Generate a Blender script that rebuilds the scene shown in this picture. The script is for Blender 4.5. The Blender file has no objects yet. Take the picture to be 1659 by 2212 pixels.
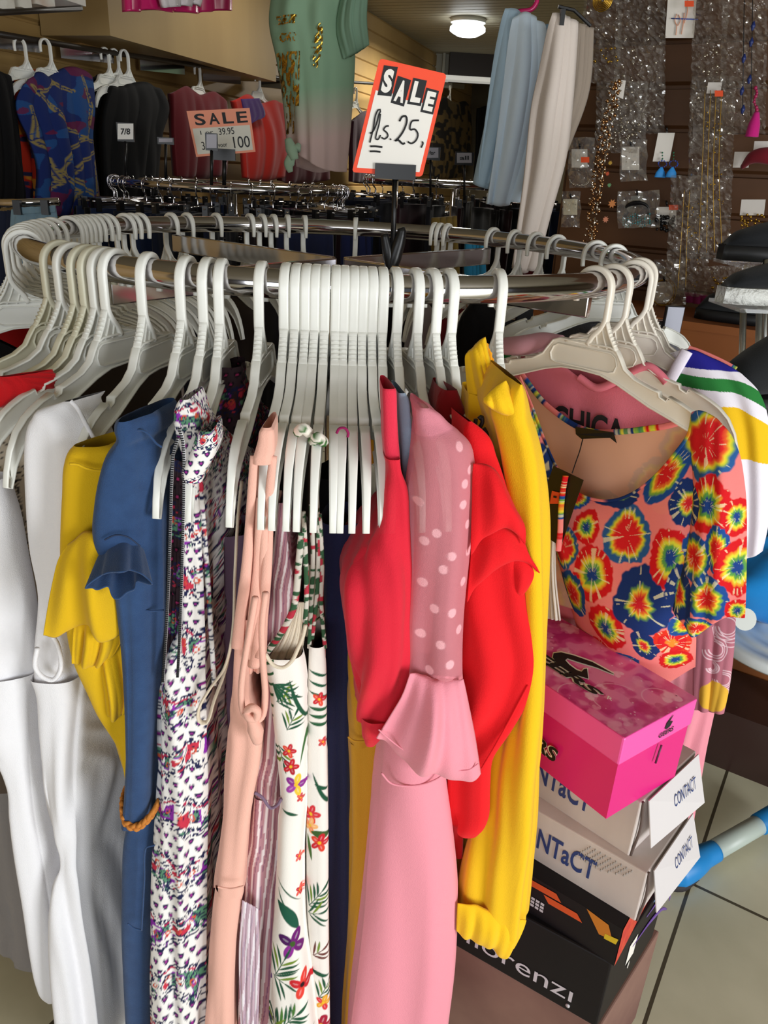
import bpy, math, random
import numpy as np
from math import pi, sin, cos, tan, atan2, radians as rad
from mathutils import Vector, Matrix

# ------------------------------------------------------------------ camera
W, H, F = 1659, 2212, 1655.0
PITCH, ROLL, YAW = .4155, .052, .0714
RING_R, RAIL_Z = .5, 1.33
CAM = np.array([0., -1.3955, RAIL_Z + .1196])
cp, sp, cy_, sy_ = cos(PITCH), sin(PITCH), cos(YAW), sin(YAW)
FW = np.array([sy_ * cp, cy_ * cp, -sp]); _r = np.array([cy_, -sy_, 0.]); _u = np.cross(_r, FW)
RT = cos(ROLL) * _r + sin(ROLL) * _u; UP = -sin(ROLL) * _r + cos(ROLL) * _u
sc = bpy.context.scene
cd = bpy.data.cameras.new('camera'); cam = bpy.data.objects.new('camera', cd); sc.collection.objects.link(cam)
cd.sensor_fit = 'HORIZONTAL'; cd.sensor_width = 36; cd.lens = F * 36 / W; cd.clip_start = .05; cd.clip_end = 60
m = Matrix.Identity(4)
for i in range(3):
    m[i][0] = RT[i]; m[i][1] = UP[i]; m[i][2] = -FW[i]; m[i][3] = CAM[i]
cam.matrix_world = m; sc.camera = cam

# ------------------------------------------------------------------ light
world = bpy.data.worlds.new('world'); sc.world = world; world.use_nodes = True
bg = world.node_tree.nodes['Background']; bg.inputs[0].default_value = (.80, .88, 1, 1); bg.inputs[1].default_value = .10
def area(name, loc, target, sx, sy, power, col=(1, 1, 1)):
    l = bpy.data.lights.new(name, 'AREA'); l.shape = 'RECTANGLE'; l.size = sx; l.size_y = sy; l.energy = power; l.color = col
    o = bpy.data.objects.new(name, l); sc.collection.objects.link(o); o.location = loc
    o.rotation_euler = (Vector(target) - Vector(loc)).to_track_quat('-Z', 'Y').to_euler(); return o
area('shop_window_daylight', (-.9, -4.4, 1.35), (0.1, 0, 1.0), 2.6, 1.8, 62, (.92, .96, 1))
area('shop_door_daylight', (2.5, -3.1, 1.02), (.2, -.3, .8), 1.3, 1.9, 104, (.95, .98, 1))
sc.view_settings.view_transform = 'Standard'; sc.view_settings.look = 'None'
sc.view_settings.exposure = 0.0; sc.view_settings.gamma = 1.0; sc.view_settings.use_curve_mapping = False

# ------------------------------------------------------------------ helpers
def ray(px, py): return FW + RT * (px - W / 2) / F - UP * (py - H / 2) / F
def at(px, py, Y):
    d = ray(px, py); return CAM + d * ((Y - CAM[1]) / d[1])
def atz(px, py, Z):
    d = ray(px, py); return CAM + d * ((Z - CAM[2]) / d[2])
class Plane:                                    # vertical plane; off moves it along its normal (towards the viewer)
    def __init__(s, p, az):
        s.p = np.array(p, float); a = rad(az); s.t = np.array([sin(a), cos(a), 0]); s.n = np.array([cos(a), -sin(a), 0])
        if s.n @ (CAM - s.p) < 0: s.n = -s.n
    def __call__(s, px, py, off=0):
        d = ray(px, py); return CAM + d * (((s.p - CAM) @ s.n + off) / (d @ s.n))
def YP(Y): return Plane((0, Y, 0), 90)
def hexc(h):
    if isinstance(h, str): h = tuple(int(h[i:i + 2], 16) for i in (0, 2, 4))
    return tuple(((c / 255) / 12.92 if c / 255 <= .04045 else ((c / 255 + .055) / 1.055) ** 2.4) for c in h)
MATS = {}
def mat(name, col='ffffff', rough=.6, metal=0, noise=None, bump=None, vcol=False, alpha=None, sheen=0, var=None, spec=.5, emit=None, trans=0, weave=None, valpha=False):
    if name in MATS: return MATS[name]
    mt = bpy.data.materials.new(name); mt.use_nodes = True; nt = mt.node_tree; b = nt.nodes['Principled BSDF']
    c = hexc(col); b.inputs['Base Color'].default_value = (*c, 1); b.inputs['Roughness'].default_value = rough
    b.inputs['Metallic'].default_value = metal; b.inputs['Specular IOR Level'].default_value = spec
    if sheen: b.inputs['Sheen Weight'].default_value = sheen
    if alpha is not None: b.inputs['Alpha'].default_value = alpha
    if trans: b.inputs['Transmission Weight'].default_value = trans
    if emit: b.inputs['Emission Color'].default_value = (*hexc(emit[0]), 1); b.inputs['Emission Strength'].default_value = emit[1]
    tc = nt.nodes.new('ShaderNodeTexCoord')
    if vcol:
        a = nt.nodes.new('ShaderNodeAttribute'); a.attribute_name = 'Col'; nt.links.new(a.outputs['Color'], b.inputs['Base Color'])
        if valpha: nt.links.new(a.outputs['Alpha'], b.inputs['Alpha'])
    elif var:                                   # (scale, second colour, amount, z-stretch)
        n = nt.nodes.new('ShaderNodeTexNoise'); n.inputs['Scale'].default_value = var[0]; n.inputs['Detail'].default_value = 4
        mp = nt.nodes.new('ShaderNodeMapping'); mp.inputs['Scale'].default_value = (1, 1, var[3] if len(var) > 3 else 1)
        nt.links.new(tc.outputs['Object'], mp.inputs['Vector']); nt.links.new(mp.outputs[0], n.inputs['Vector'])
        r = nt.nodes.new('ShaderNodeValToRGB'); r.color_ramp.elements[0].position = .5 - var[2] / 2; r.color_ramp.elements[1].position = .5 + var[2] / 2
        r.color_ramp.elements[0].color = (*c, 1); r.color_ramp.elements[1].color = (*hexc(var[1]), 1)
        nt.links.new(n.outputs['Fac'], r.inputs[0]); nt.links.new(r.outputs[0], b.inputs['Base Color'])
    if bump or weave:
        src = None
        n = nt.nodes.new('ShaderNodeTexNoise'); n.inputs['Scale'].default_value = (bump or (900, .2))[0]; n.inputs['Detail'].default_value = 3
        nt.links.new(tc.outputs['Object'], n.inputs['Vector'])
        bp = nt.nodes.new('ShaderNodeBump'); bp.inputs['Strength'].default_value = (bump or (900, .2))[1]; bp.inputs['Distance'].default_value = .002 if len(bump or ()) < 3 else bump[2]
        nt.links.new(n.outputs['Fac'], bp.inputs['Height']); nt.links.new(bp.outputs[0], b.inputs['Normal'])
    MATS[name] = mt; return mt
def fabric(name, col, rough=.85, bump=(700, .25), **k): return mat(name, col, rough=rough, bump=bump, spec=.25, sheen=k.pop('sheen', .15), **k)

def mesh(name, v, f, mt=None, parent=None, smooth=True, col=None, base=None):
    v = np.asarray(v, float).reshape(-1, 3)
    o_ = np.zeros(3)
    if parent is not None: o_ = np.array(parent['_o']) if '_o' in parent else o_
    elif base is not None: o_ = np.array(base, float)
    me = bpy.data.meshes.new(name)
    me.from_pydata((v - o_).tolist(), [], [list(q) for q in f]); 
    if smooth: me.polygons.foreach_set('use_smooth', [True] * len(me.polygons))
    if col is not None:
        a = me.color_attributes.new('Col', 'FLOAT_COLOR', 'POINT'); a.data.foreach_set('color', np.asarray(col, np.float32).ravel())
    if mt: me.materials.append(mt)
    me.update()
    o = bpy.data.objects.new(name, me); sc.collection.objects.link(o)
    o['_o'] = list(o_)
    if parent is not None: o.parent = parent
    else: o.location = o_
    return o
def tag(o, label, cat, group=None, kind=None):
    o['label'] = label; o['category'] = cat
    if group: o['group'] = group
    if kind: o['kind'] = kind
    return o
def thing(name, label, cat, loc=(0, 0, 0), group=None, rz=0):
    o = bpy.data.objects.new(name, None); sc.collection.objects.link(o); o.location = tuple(loc); o.rotation_euler = (0, 0, rz)
    o.empty_display_size = .02; o['_o'] = [0., 0., 0.] if rz else [float(x) for x in loc]
    return tag(o, label, cat, group)
def struct(o): o['kind'] = 'structure'; return o
def copy_tree(o, parent=None):
    c = o.copy(); sc.collection.objects.link(c)
    if parent is not None: c.parent = parent
    for ch in [x for x in o.children if x.name in sc.objects]: copy_tree(ch, c)
    return c
def solid(o, t, off=-1):
    md = o.modifiers.new('solid', 'SOLIDIFY'); md.thickness = t; md.offset = off; return o
def bev(o, w, seg=2):
    md = o.modifiers.new('bevel', 'BEVEL'); md.width = w; md.segments = seg; md.limit_method = 'ANGLE'; return o

def gridf(n, m, close_m=False, off=0):
    f = []
    mm = m if close_m else m - 1
    for i in range(n - 1):
        for j in range(mm):
            k = (j + 1) % m
            f.append((off + i * m + j, off + i * m + k, off + (i + 1) * m + k, off + (i + 1) * m + j))
    return f
def cat_(*parts):                               # merge (v, f) lists
    V, Fc, o = [], [], 0
    for v, f in parts:
        v = np.asarray(v, float).reshape(-1, 3); V.append(v); Fc += [tuple(i + o for i in q) for q in f]; o += len(v)
    return np.concatenate(V), Fc
def boxm(c, s, R=None):
    v = np.array([[x, y, z] for x in (-.5, .5) for y in (-.5, .5) for z in (-.5, .5)]) * np.array(s)
    if R is not None: v = v @ np.array(R).T
    return v + np.array(c), [(0, 1, 3, 2), (4, 6, 7, 5), (0, 4, 5, 1), (2, 3, 7, 6), (0, 2, 6, 4), (1, 5, 7, 3)]
def rotz(a): return np.array([[cos(a), -sin(a), 0], [sin(a), cos(a), 0], [0, 0, 1]])
def spl(P, n):                                  # Catmull-Rom resample to n points (any dimension)
    P = np.asarray(P, float)
    if len(P) == 2: return P[0] + (P[1] - P[0]) * np.linspace(0, 1, n)[:, None]
    d = np.r_[0, np.cumsum(np.linalg.norm(np.diff(P[:, :min(3, P.shape[1])], axis=0), axis=1) + 1e-9)]; d /= d[-1]
    T = np.linspace(0, 1, n); out = np.zeros((n, P.shape[1]))
    m_ = np.zeros_like(P); m_[1:-1] = (P[2:] - P[:-2]) / (d[2:] - d[:-2])[:, None]; m_[0] = (P[1] - P[0]) / (d[1] - d[0]); m_[-1] = (P[-1] - P[-2]) / (d[-1] - d[-2])
    k = np.clip(np.searchsorted(d, T, side='right') - 1, 0, len(P) - 2); h = (d[k + 1] - d[k])[:, None]; t = ((T - d[k]) / (d[k + 1] - d[k]))[:, None]
    return (2 * t ** 3 - 3 * t ** 2 + 1) * P[k] + (t ** 3 - 2 * t ** 2 + t) * h * m_[k] + (-2 * t ** 3 + 3 * t ** 2) * P[k + 1] + (t ** 3 - t ** 2) * h * m_[k + 1]
def tube(P, r, n=8, res=None, flat=1., caps=True, upv=None, closed=False):
    P = np.asarray(P, float)
    if res: P = spl(P, res)
    N = len(P); r = np.broadcast_to(np.asarray(r, float), (N,)) if np.ndim(r) == 0 else np.interp(np.linspace(0, 1, N), np.linspace(0, 1, len(r)), r)
    T = np.gradient(P, axis=0) if not closed else np.roll(P, -1, 0) - np.roll(P, 1, 0)
    T /= np.linalg.norm(T, axis=1)[:, None] + 1e-12
    a = np.array(upv if upv is not None else (0, 0, 1.)); 
    if abs(T[0] @ a) > .95: a = np.array([1., 0, 0])
    V = []
    b = a - T[0] * (a @ T[0]); b /= np.linalg.norm(b)
    for i in range(N):
        if upv is not None: b = a - T[i] * (a @ T[i]); 
        else: b = b - T[i] * (b @ T[i])
        b = b / (np.linalg.norm(b) + 1e-12); c = np.cross(T[i], b)
        for k in range(n):
            t = 2 * pi * k / n; V.append(P[i] + r[i] * (cos(t) * b + sin(t) * flat * c))
    f = gridf(N, n, True)
    if closed: f += [((N - 1) * n + k, (N - 1) * n + (k + 1) % n, (k + 1) % n, k) for k in range(n)]
    elif caps: f += [tuple(range(n))[::-1], tuple((N - 1) * n + k for k in range(n))]
    return np.array(V), f
def sweep2(path, hw, ht, closed=False, n=10, e=.45, res=None):
    """sweep a rounded-rectangle section along a path in the local x-z plane; hw = half width in y, ht = half thickness"""
    P = np.asarray(path, float)
    if res: P = spl(P, res)
    N = len(P); hw = np.interp(np.linspace(0, 1, N), np.linspace(0, 1, len(hw)), hw) if np.ndim(hw) else np.full(N, hw)
    T = np.gradient(P, axis=0) if not closed else np.roll(P, -1, 0) - np.roll(P, 1, 0)
    T /= np.linalg.norm(T, axis=1)[:, None] + 1e-12
    V = []
    for i in range(N):
        nx, nz = -T[i, 1], T[i, 0]
        for k in range(n):
            t = 2 * pi * (k + .5) / n; c, s = cos(t), sin(t); c = math.copysign(abs(c) ** e, c); s = math.copysign(abs(s) ** e, s)
            V.append((P[i, 0] + nx * ht * s, hw[i] * c, P[i, 1] + nz * ht * s))
    f = gridf(N, n, True)
    if closed: f += [((N - 1) * n + k, (N - 1) * n + (k + 1) % n, (k + 1) % n, k) for k in range(n)]
    else: f += [tuple(range(n))[::-1], tuple((N - 1) * n + k for k in range(n))]
    return np.array(V), f
def textmesh(s, bold=0., shear=0.):
    c = bpy.data.curves.new('txt', 'FONT'); c.body = s; c.offset = bold; c.resolution_u = 4; c.shear = shear
    o = bpy.data.objects.new('txt', c); sc.collection.objects.link(o); dg = bpy.context.evaluated_depsgraph_get(); dg.update()
    me = bpy.data.meshes.new_from_object(o.evaluated_get(dg)); v = np.array([x.co[:] for x in me.vertices]); f = [tuple(p.vertices) for p in me.polygons]
    bpy.data.objects.remove(o); bpy.data.curves.remove(c); bpy.data.meshes.remove(me)
    v = v[:, :2]; v -= v.min(0); v /= v.max(0); return v, f
def text_on(s, q, name, mt, parent, bold=0., th=.0006, lift=.0006, shear=0., base=None):
    """q: TL, TR, BR, BL 3-D corners"""
    v, f = textmesh(s, bold, shear); TL, TR, BR, BL = [np.array(x, float) for x in q]
    u, w = v[:, :1], v[:, 1:]; P = (TL + (TR - TL) * u) * w + (BL + (BR - BL) * u) * (1 - w)
    n = np.cross(TR - TL, BL - TL); n /= np.linalg.norm(n)
    if n @ (CAM - TL) < 0: n = -n
    o = mesh(name, P + n * lift, f, mt, parent, smooth=False, base=base); return o
def quad_on(q, name, mt, parent, lift=.0004, base=None):
    P = np.array(q, float); n = np.cross(P[1] - P[0], P[2] - P[0]); n /= np.linalg.norm(n)
    if n @ (CAM - P[0]) < 0: n = -n
    return mesh(name, P + n * lift, [tuple(range(len(P)))], mt, parent, smooth=False, base=base)

# value noise for cloth
def vn(x, y, seed=0):
    xi, yi = np.floor(x).astype(np.int64), np.floor(y).astype(np.int64); xf, yf = x - xi, y - yi
    def h(a, b):
        q = (a * 374761393 + b * 668265263 + seed * 974711) & 0x7fffffff; q = ((q ^ (q >> 13)) * 1274126177) & 0x7fffffff; return ((q ^ (q >> 16)) & 0xffff) / 65535.
    u, v = xf * xf * (3 - 2 * xf), yf * yf * (3 - 2 * yf)
    return (h(xi, yi) * (1 - u) + h(xi + 1, yi) * u) * (1 - v) + (h(xi, yi + 1) * (1 - u) + h(xi + 1, yi + 1) * u) * v

def fold_field(a, z, L, amp, seed, n=5.):
    """cloth folds: a = position across in metres, z = position down in metres"""
    w = vn(a * 6 + seed, z * 2.2, seed) * 1.6
    k = 2 * pi * n / max(L, 1e-3)
    return amp * (.55 * np.sin(k * a + 3 * w + seed) + .3 * np.sin(k * 1.83 * a + 2 * seed - 2.4 * w) + .5 * (vn(a * 22, z * 4 + seed, seed + 3) - .5))

def loft(name, rows, Y, phi, mt, parent=None, depth=.34, amp=.0045, seed=1, nr=110, ns=84, fwd=None, paint=None, nf=7., e=.75, shrink=.9, closed_top=False, base=None, grow=0., dmin=.05, full=False):
    if full: dmin = 9
    """a hanging garment seen at its edge: rows = (py, x-left, x-right) traced where the cloth hangs; the body runs back along its hanger"""
    rows = np.array(rows, float); py = np.linspace(rows[0, 0], rows[-1, 0], nr)
    T = (rows[:, 0] - rows[0, 0]) / (rows[-1, 0] - rows[0, 0])
    def ip(c):                                  # monotone-ish cubic
        y = rows[:, c]; t = (py - rows[0, 0]) / (rows[-1, 0] - rows[0, 0]); m_ = np.gradient(y, T); k = np.clip(np.searchsorted(T, t, side='right') - 1, 0, len(T) - 2)
        h = T[k + 1] - T[k]; s = (t - T[k]) / h; d = (y[k + 1] - y[k]) / h
        ma = np.where(m_[k] * d <= 0, 0, np.sign(d) * np.minimum(abs(m_[k]), 3 * abs(d))); mb = np.where(m_[k + 1] * d <= 0, 0, np.sign(d) * np.minimum(abs(m_[k + 1]), 3 * abs(d)))
        return (2 * s ** 3 - 3 * s ** 2 + 1) * y[k] + (s ** 3 - 2 * s ** 2 + s) * h * ma + (-2 * s ** 3 + 3 * s ** 2) * y[k + 1] + (s ** 3 - s ** 2) * h * mb
    xl, xr = ip(1), ip(2); inw = np.array([-sin(rad(phi)), cos(rad(phi)), 0.])
    V = np.zeros((nr, ns, 3)); C = np.ones((nr, ns, 4)); th = 2 * pi * np.arange(ns) / ns
    z0 = at(xl[0], py[0], Y)[2]
    for i in range(nr):
        Yi = Y + grow * 0
        L, R = at(xl[i], py[i], Yi), at(xr[i], py[i], Yi); c = (L + R) / 2; a = (R - L) / 2; hw = np.linalg.norm(a)
        zd = z0 - c[2]; sm = min(1., max(0., zd / .2)); sm = sm * sm * (3 - 2 * sm); dep = min(depth, dmin) * (1 - sm) + depth * sm if not callable(depth) else depth(i / (nr - 1)); ff = min(hw * .8, .03) if fwd is None else fwd
        cx, sx = np.cos(th), np.sin(th)         # sin>0 : front
        cxx = np.sign(cx) * abs(cx) ** e; back = sx < 0
        bb = np.where(back, -sx, 0); widthf = 1 - (1 - shrink) * bb
        P = c + a * (cxx * widthf)[:, None] + inw * (np.where(back, dep * bb, -ff * abs(sx) ** 1.0))[:, None]
        T_ = np.roll(P, -1, 0) - np.roll(P, 1, 0); nrm = np.stack([-T_[:, 1], T_[:, 0], 0 * T_[:, 0]], -1); nrm /= np.linalg.norm(nrm, axis=1)[:, None] + 1e-9
        arc = np.cumsum(np.linalg.norm(np.roll(P, -1, 0) - P, axis=1)); per = arc[-1]
        z = z0 - c[2]; win = min(1, .35 + z * 2.5)
        A = min(amp, hw * .45) * win
        wrap = np.sin(th / 2) ** .5 if False else 1
        d = fold_field(arc, z, .25, A, seed, nf)
        seamfix = np.minimum(1, np.minimum(np.arange(ns), ns - np.arange(ns)) / 3.) ; d = np.where(back, d * .6, d) * seamfix
        V[i] = P - nrm * d[:, None]
        if paint is not None:
            xx = (xl[i] + xr[i]) / 2 + cxx * (xr[i] - xl[i]) / 2; ps = (xr[i] - xl[i]) / (2 * hw + 1e-6); hi = ns // 2; q3 = 3 * ns // 4
            xx = np.where(back & (np.arange(ns) <= q3), xl[i] - (arc - arc[hi]) * ps, xx); xx = np.where(back & (np.arange(ns) > q3), xr[i] + (arc[-1] - arc) * ps, xx)
            C[i] = paint(c, cxx, np.full(ns, py[i]), xx, arc, z, back)
    f = gridf(nr, ns, True)
    if closed_top: f.append(tuple(range(ns)))
    b = base if base is not None else V[0].mean(0)
    return mesh(name, V.reshape(-1, 3), f, mt, parent, col=C.reshape(-1, 4) if paint is not None else None, base=b)

def coons(name, top, right, bottom, left, pl, mt, parent=None, off=0., n=60, m_=60, amp=.003, seed=1, paint=None, bulge=0., th=.0015, nf=4., base=None, off2=None, lin=False):
    """cloth panel whose four edges (pixel polylines, top & bottom left-to-right, left & right top-to-bottom) lie on a vertical plane in the scene"""
    S = (lambda P, k: np.stack([np.interp(np.linspace(0, 1, k), np.linspace(0, 1, len(P)), np.array(P, float)[:, c]) for c in (0, 1)], -1)) if lin else spl
    Tt, Bb, Ll, Rr = S(top, m_), S(bottom, m_), S(left, n), S(right, n)
    u = np.linspace(0, 1, m_)[None, :, None]; v = np.linspace(0, 1, n)[:, None, None]
    P = (1 - v) * Tt[None] + v * Bb[None] + (1 - u) * Ll[:, None] + u * Rr[:, None] - ((1 - u) * (1 - v) * Tt[0] + u * (1 - v) * Tt[-1] + (1 - u) * v * Bb[0] + u * v * Bb[-1])
    uu, vv = u[..., 0] + 0 * v[..., 0], v[..., 0] + 0 * u[..., 0]
    V = np.zeros((n, m_, 3)); 
    for i in range(n):
        for j in range(m_): V[i, j] = pl(P[i, j, 0], P[i, j, 1], off)
    Wd = np.linalg.norm(V[:, -1] - V[:, 0], axis=1).mean(); Hd = np.linalg.norm(V[-1] - V[0], axis=1).mean()
    D = fold_field(uu * Wd, vv * Hd, Wd, amp, seed, nf) * np.minimum(1, .3 + vv * 2) + bulge * np.sin(pi * uu) * np.sin(pi * np.clip(vv, 0, 1)) ** .5
    if off2 is not None: D = D + off2(uu, vv)
    V = V + pl.n * D[..., None]
    C = paint(P[..., 0], P[..., 1]) if paint is not None else None
    o = mesh(name, V.reshape(-1, 3), gridf(n, m_), mt, parent, col=None if C is None else C.reshape(-1, 4), base=base if base is not None else V[0].mean(0))
    if th: solid(o, th)
    return o
def strand(name, pts, Y, r, mt, parent=None, res=40, n=6, flat=1., base=None):
    P = [at(p[0], p[1], p[2] if len(p) > 2 else Y) for p in pts]; v, f = tube(P, r, n, res, flat)
    return mesh(name, v, f, mt, parent, base=base if base is not None else P[0])
# ------------------------------------------------------------------ materials
WHITE = mat('hanger_white', 'f6f6f1', rough=.34, var=(14, 'eeeee4', .5)); CREAM = mat('hanger_cream', 'e9e6d2', rough=.36, var=(14, 'dcd8bd', .5))
WARM = mat('hanger_ivory', 'ece4d6', rough=.34)
CHROME = mat('chrome', 'c9c6c8', rough=.09, metal=1, bump=(6, .03)); STEEL = mat('brushed_steel', 'a8a8a4', rough=.28, metal=1)
BLACKP = mat('black_plastic', '101012', rough=.35); INK = mat('black_ink', '0c0c10', rough=.6)

# ------------------------------------------------------------------ the room
WL = np.array([-1.33, 1.72, 0.]); WALL = Plane(WL, 21.)            # left wall, receding to the right
def wall_profile():
    zs, V, F_ = [], [], []
    prof = []; z = 0.
    while z < 2.62:
        prof += [(0, z + .004), (0, z + .098), (-.012, z + .101), (-.012, z + .109)]; z += .113
    P0 = WL - WALL.t * 4.5; P1 = WL + WALL.t * 9.0
    V = [p + WALL.n * o + np.array([0, 0, zz]) for p in (P0, P1) for o, zz in prof]; n = len(prof)
    return V, [(i, i + 1, n + i + 1, n + i) for i in range(n - 1)]
v, f = wall_profile()
BEIGE = mat('beige_slat_board', 'b9985f', rough=.55, var=(2.2, '9f804c', .6))
struct(mesh('wall_left', v, f, BEIGE, smooth=False))
BK = WL + WALL.t * 8.0                                              # back wall
v, f = boxm(BK + WALL.n * 3.2 + np.array([0, 0, 1.3]), (7, .08, 2.64), rotz(-rad(24)))
struct(mesh('wall_back', v, f, mat('back_wall_paint', '8c8168', rough=.8)))
v, f = cat_(boxm((2.9, 9.9, .0), (.01, .01, .01)))
bpy.context.view_layer.update()
tile = mat('floor_tile', 'b9b59c', rough=.3)
nt = tile.node_tree; b_ = nt.nodes['Principled BSDF']; tc = nt.nodes.new('ShaderNodeTexCoord'); mp = nt.nodes.new('ShaderNodeMapping'); mp.inputs['Rotation'].default_value = (0, 0, rad(35.6)); mp.inputs['Location'].default_value = (.13, -.346 + .004, 0)
br = nt.nodes.new('ShaderNodeTexBrick'); br.offset = 0; br.inputs['Scale'].default_value = 1; br.inputs['Brick Width'].default_value = .455; br.inputs['Row Height'].default_value = .455; br.inputs['Mortar Size'].default_value = .004
br.inputs['Color1'].default_value = (*hexc('dcd6ba'), 1); br.inputs['Color2'].default_value = (*hexc('d2ccb0'), 1); br.inputs['Mortar'].default_value = (*hexc('554d3c'), 1)
nt.links.new(tc.outputs['Object'], mp.inputs[0]); nt.links.new(mp.outputs[0], br.inputs['Vector'])
ns_ = nt.nodes.new('ShaderNodeTexNoise'); ns_.inputs['Scale'].default_value = 5; ns_.inputs['Detail'].default_value = 6; nt.links.new(mp.outputs[0], ns_.inputs['Vector'])
mx = nt.nodes.new('ShaderNodeMix'); mx.data_type = 'RGBA'; mx.blend_type = 'MULTIPLY'; mx.inputs[0].default_value = .5
cr = nt.nodes.new('ShaderNodeValToRGB'); cr.color_ramp.elements[0].color = (.66, .66, .6, 1); cr.color_ramp.elements[1].color = (1, 1, 1, 1); cr.color_ramp.elements[0].position = .3; cr.color_ramp.elements[1].position = .65
nt.links.new(ns_.outputs[0], cr.inputs[0]); nt.links.new(br.outputs['Color'], mx.inputs[6]); nt.links.new(cr.outputs[0], mx.inputs[7]); nt.links.new(mx.outputs[2], b_.inputs['Base Color'])
struct(mesh('floor', [(-7, -6, 0), (9, -6, 0), (9, 13, 0), (-7, 13, 0)], [(0, 1, 2, 3)], tile, smooth=False))
# boarded ceiling
prof = []; x = -7.
while x < 9: prof += [(x, 2.6), (x + .088, 2.6), (x + .092, 2.612), (x + .098, 2.612)]; x += .1
V = [(px, yy, z) for yy in (-8, 10) for px, z in prof]; n = len(prof); R_ = rotz(rad(66)); V = (np.array(V) - (1, 2, 0)) @ R_.T + (1, 3, 0)
struct(mesh('ceiling', V, [(i, i + 1, n + i + 1, n + i) for i in range(n - 1)], mat('ceiling_board', '8d8672', rough=.6), smooth=False))
v, f = boxm((5.2, 2.5, 1.3), (.1, 12, 2.64)); struct(mesh('wall_right', v, f, mat('side_wall_paint', '6a5a44', rough=.8)))
v, f = boxm((-2.9, -2.2, 1.3), (.1, 7, 2.64)); struct(mesh('wall_front', v, f, mat('side_wall_paint', '6a5a44', rough=.8)))

# ------------------------------------------------------------------ the round rack
rack = thing('clothes_rack', 'big round chrome clothes rack in the foreground, hung with white hangers', 'clothes rack', (0, 0, 0))
th = np.linspace(0, 2 * pi, 161)[:-1]
v, f = tube(np.stack([RING_R * np.cos(th), RING_R * np.sin(th), 0 * th + RAIL_Z], -1), .0165, 16, closed=True, upv=(0, 0, 1))
mesh('rail', v, f, CHROME, rack)
for a in (-133, 47, 137, -38):
    d = np.array([sin(rad(a)), -cos(rad(a)), 0]); R_ = np.array([d, [-d[1], d[0], 0], [0, 0, 1]]).T
    v, f = boxm(d * .245 + np.array([0, 0, RAIL_Z - .034]), (.46, .012, .034), R_)
    bev(mesh('cross_arm', v, f, CHROME, rack, smooth=False), .002)
v, f = tube([(0, 0, RAIL_Z - .09), (0, 0, RAIL_Z - .05)], .024, 20); bev(mesh('hub', v, f, CHROME, rack), .003)
v, f = tube([(0, 0, .06), (0, 0, RAIL_Z - .06)], .020, 20); mesh('post', v, f, CHROME, rack)
for k in range(4):
    a = rad(45 + 90 * k); v, f = tube([(0, 0, .05), (.42 * cos(a), .42 * sin(a), .03)], .014, 10); mesh('foot', v, f, CHROME, rack)

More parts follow.
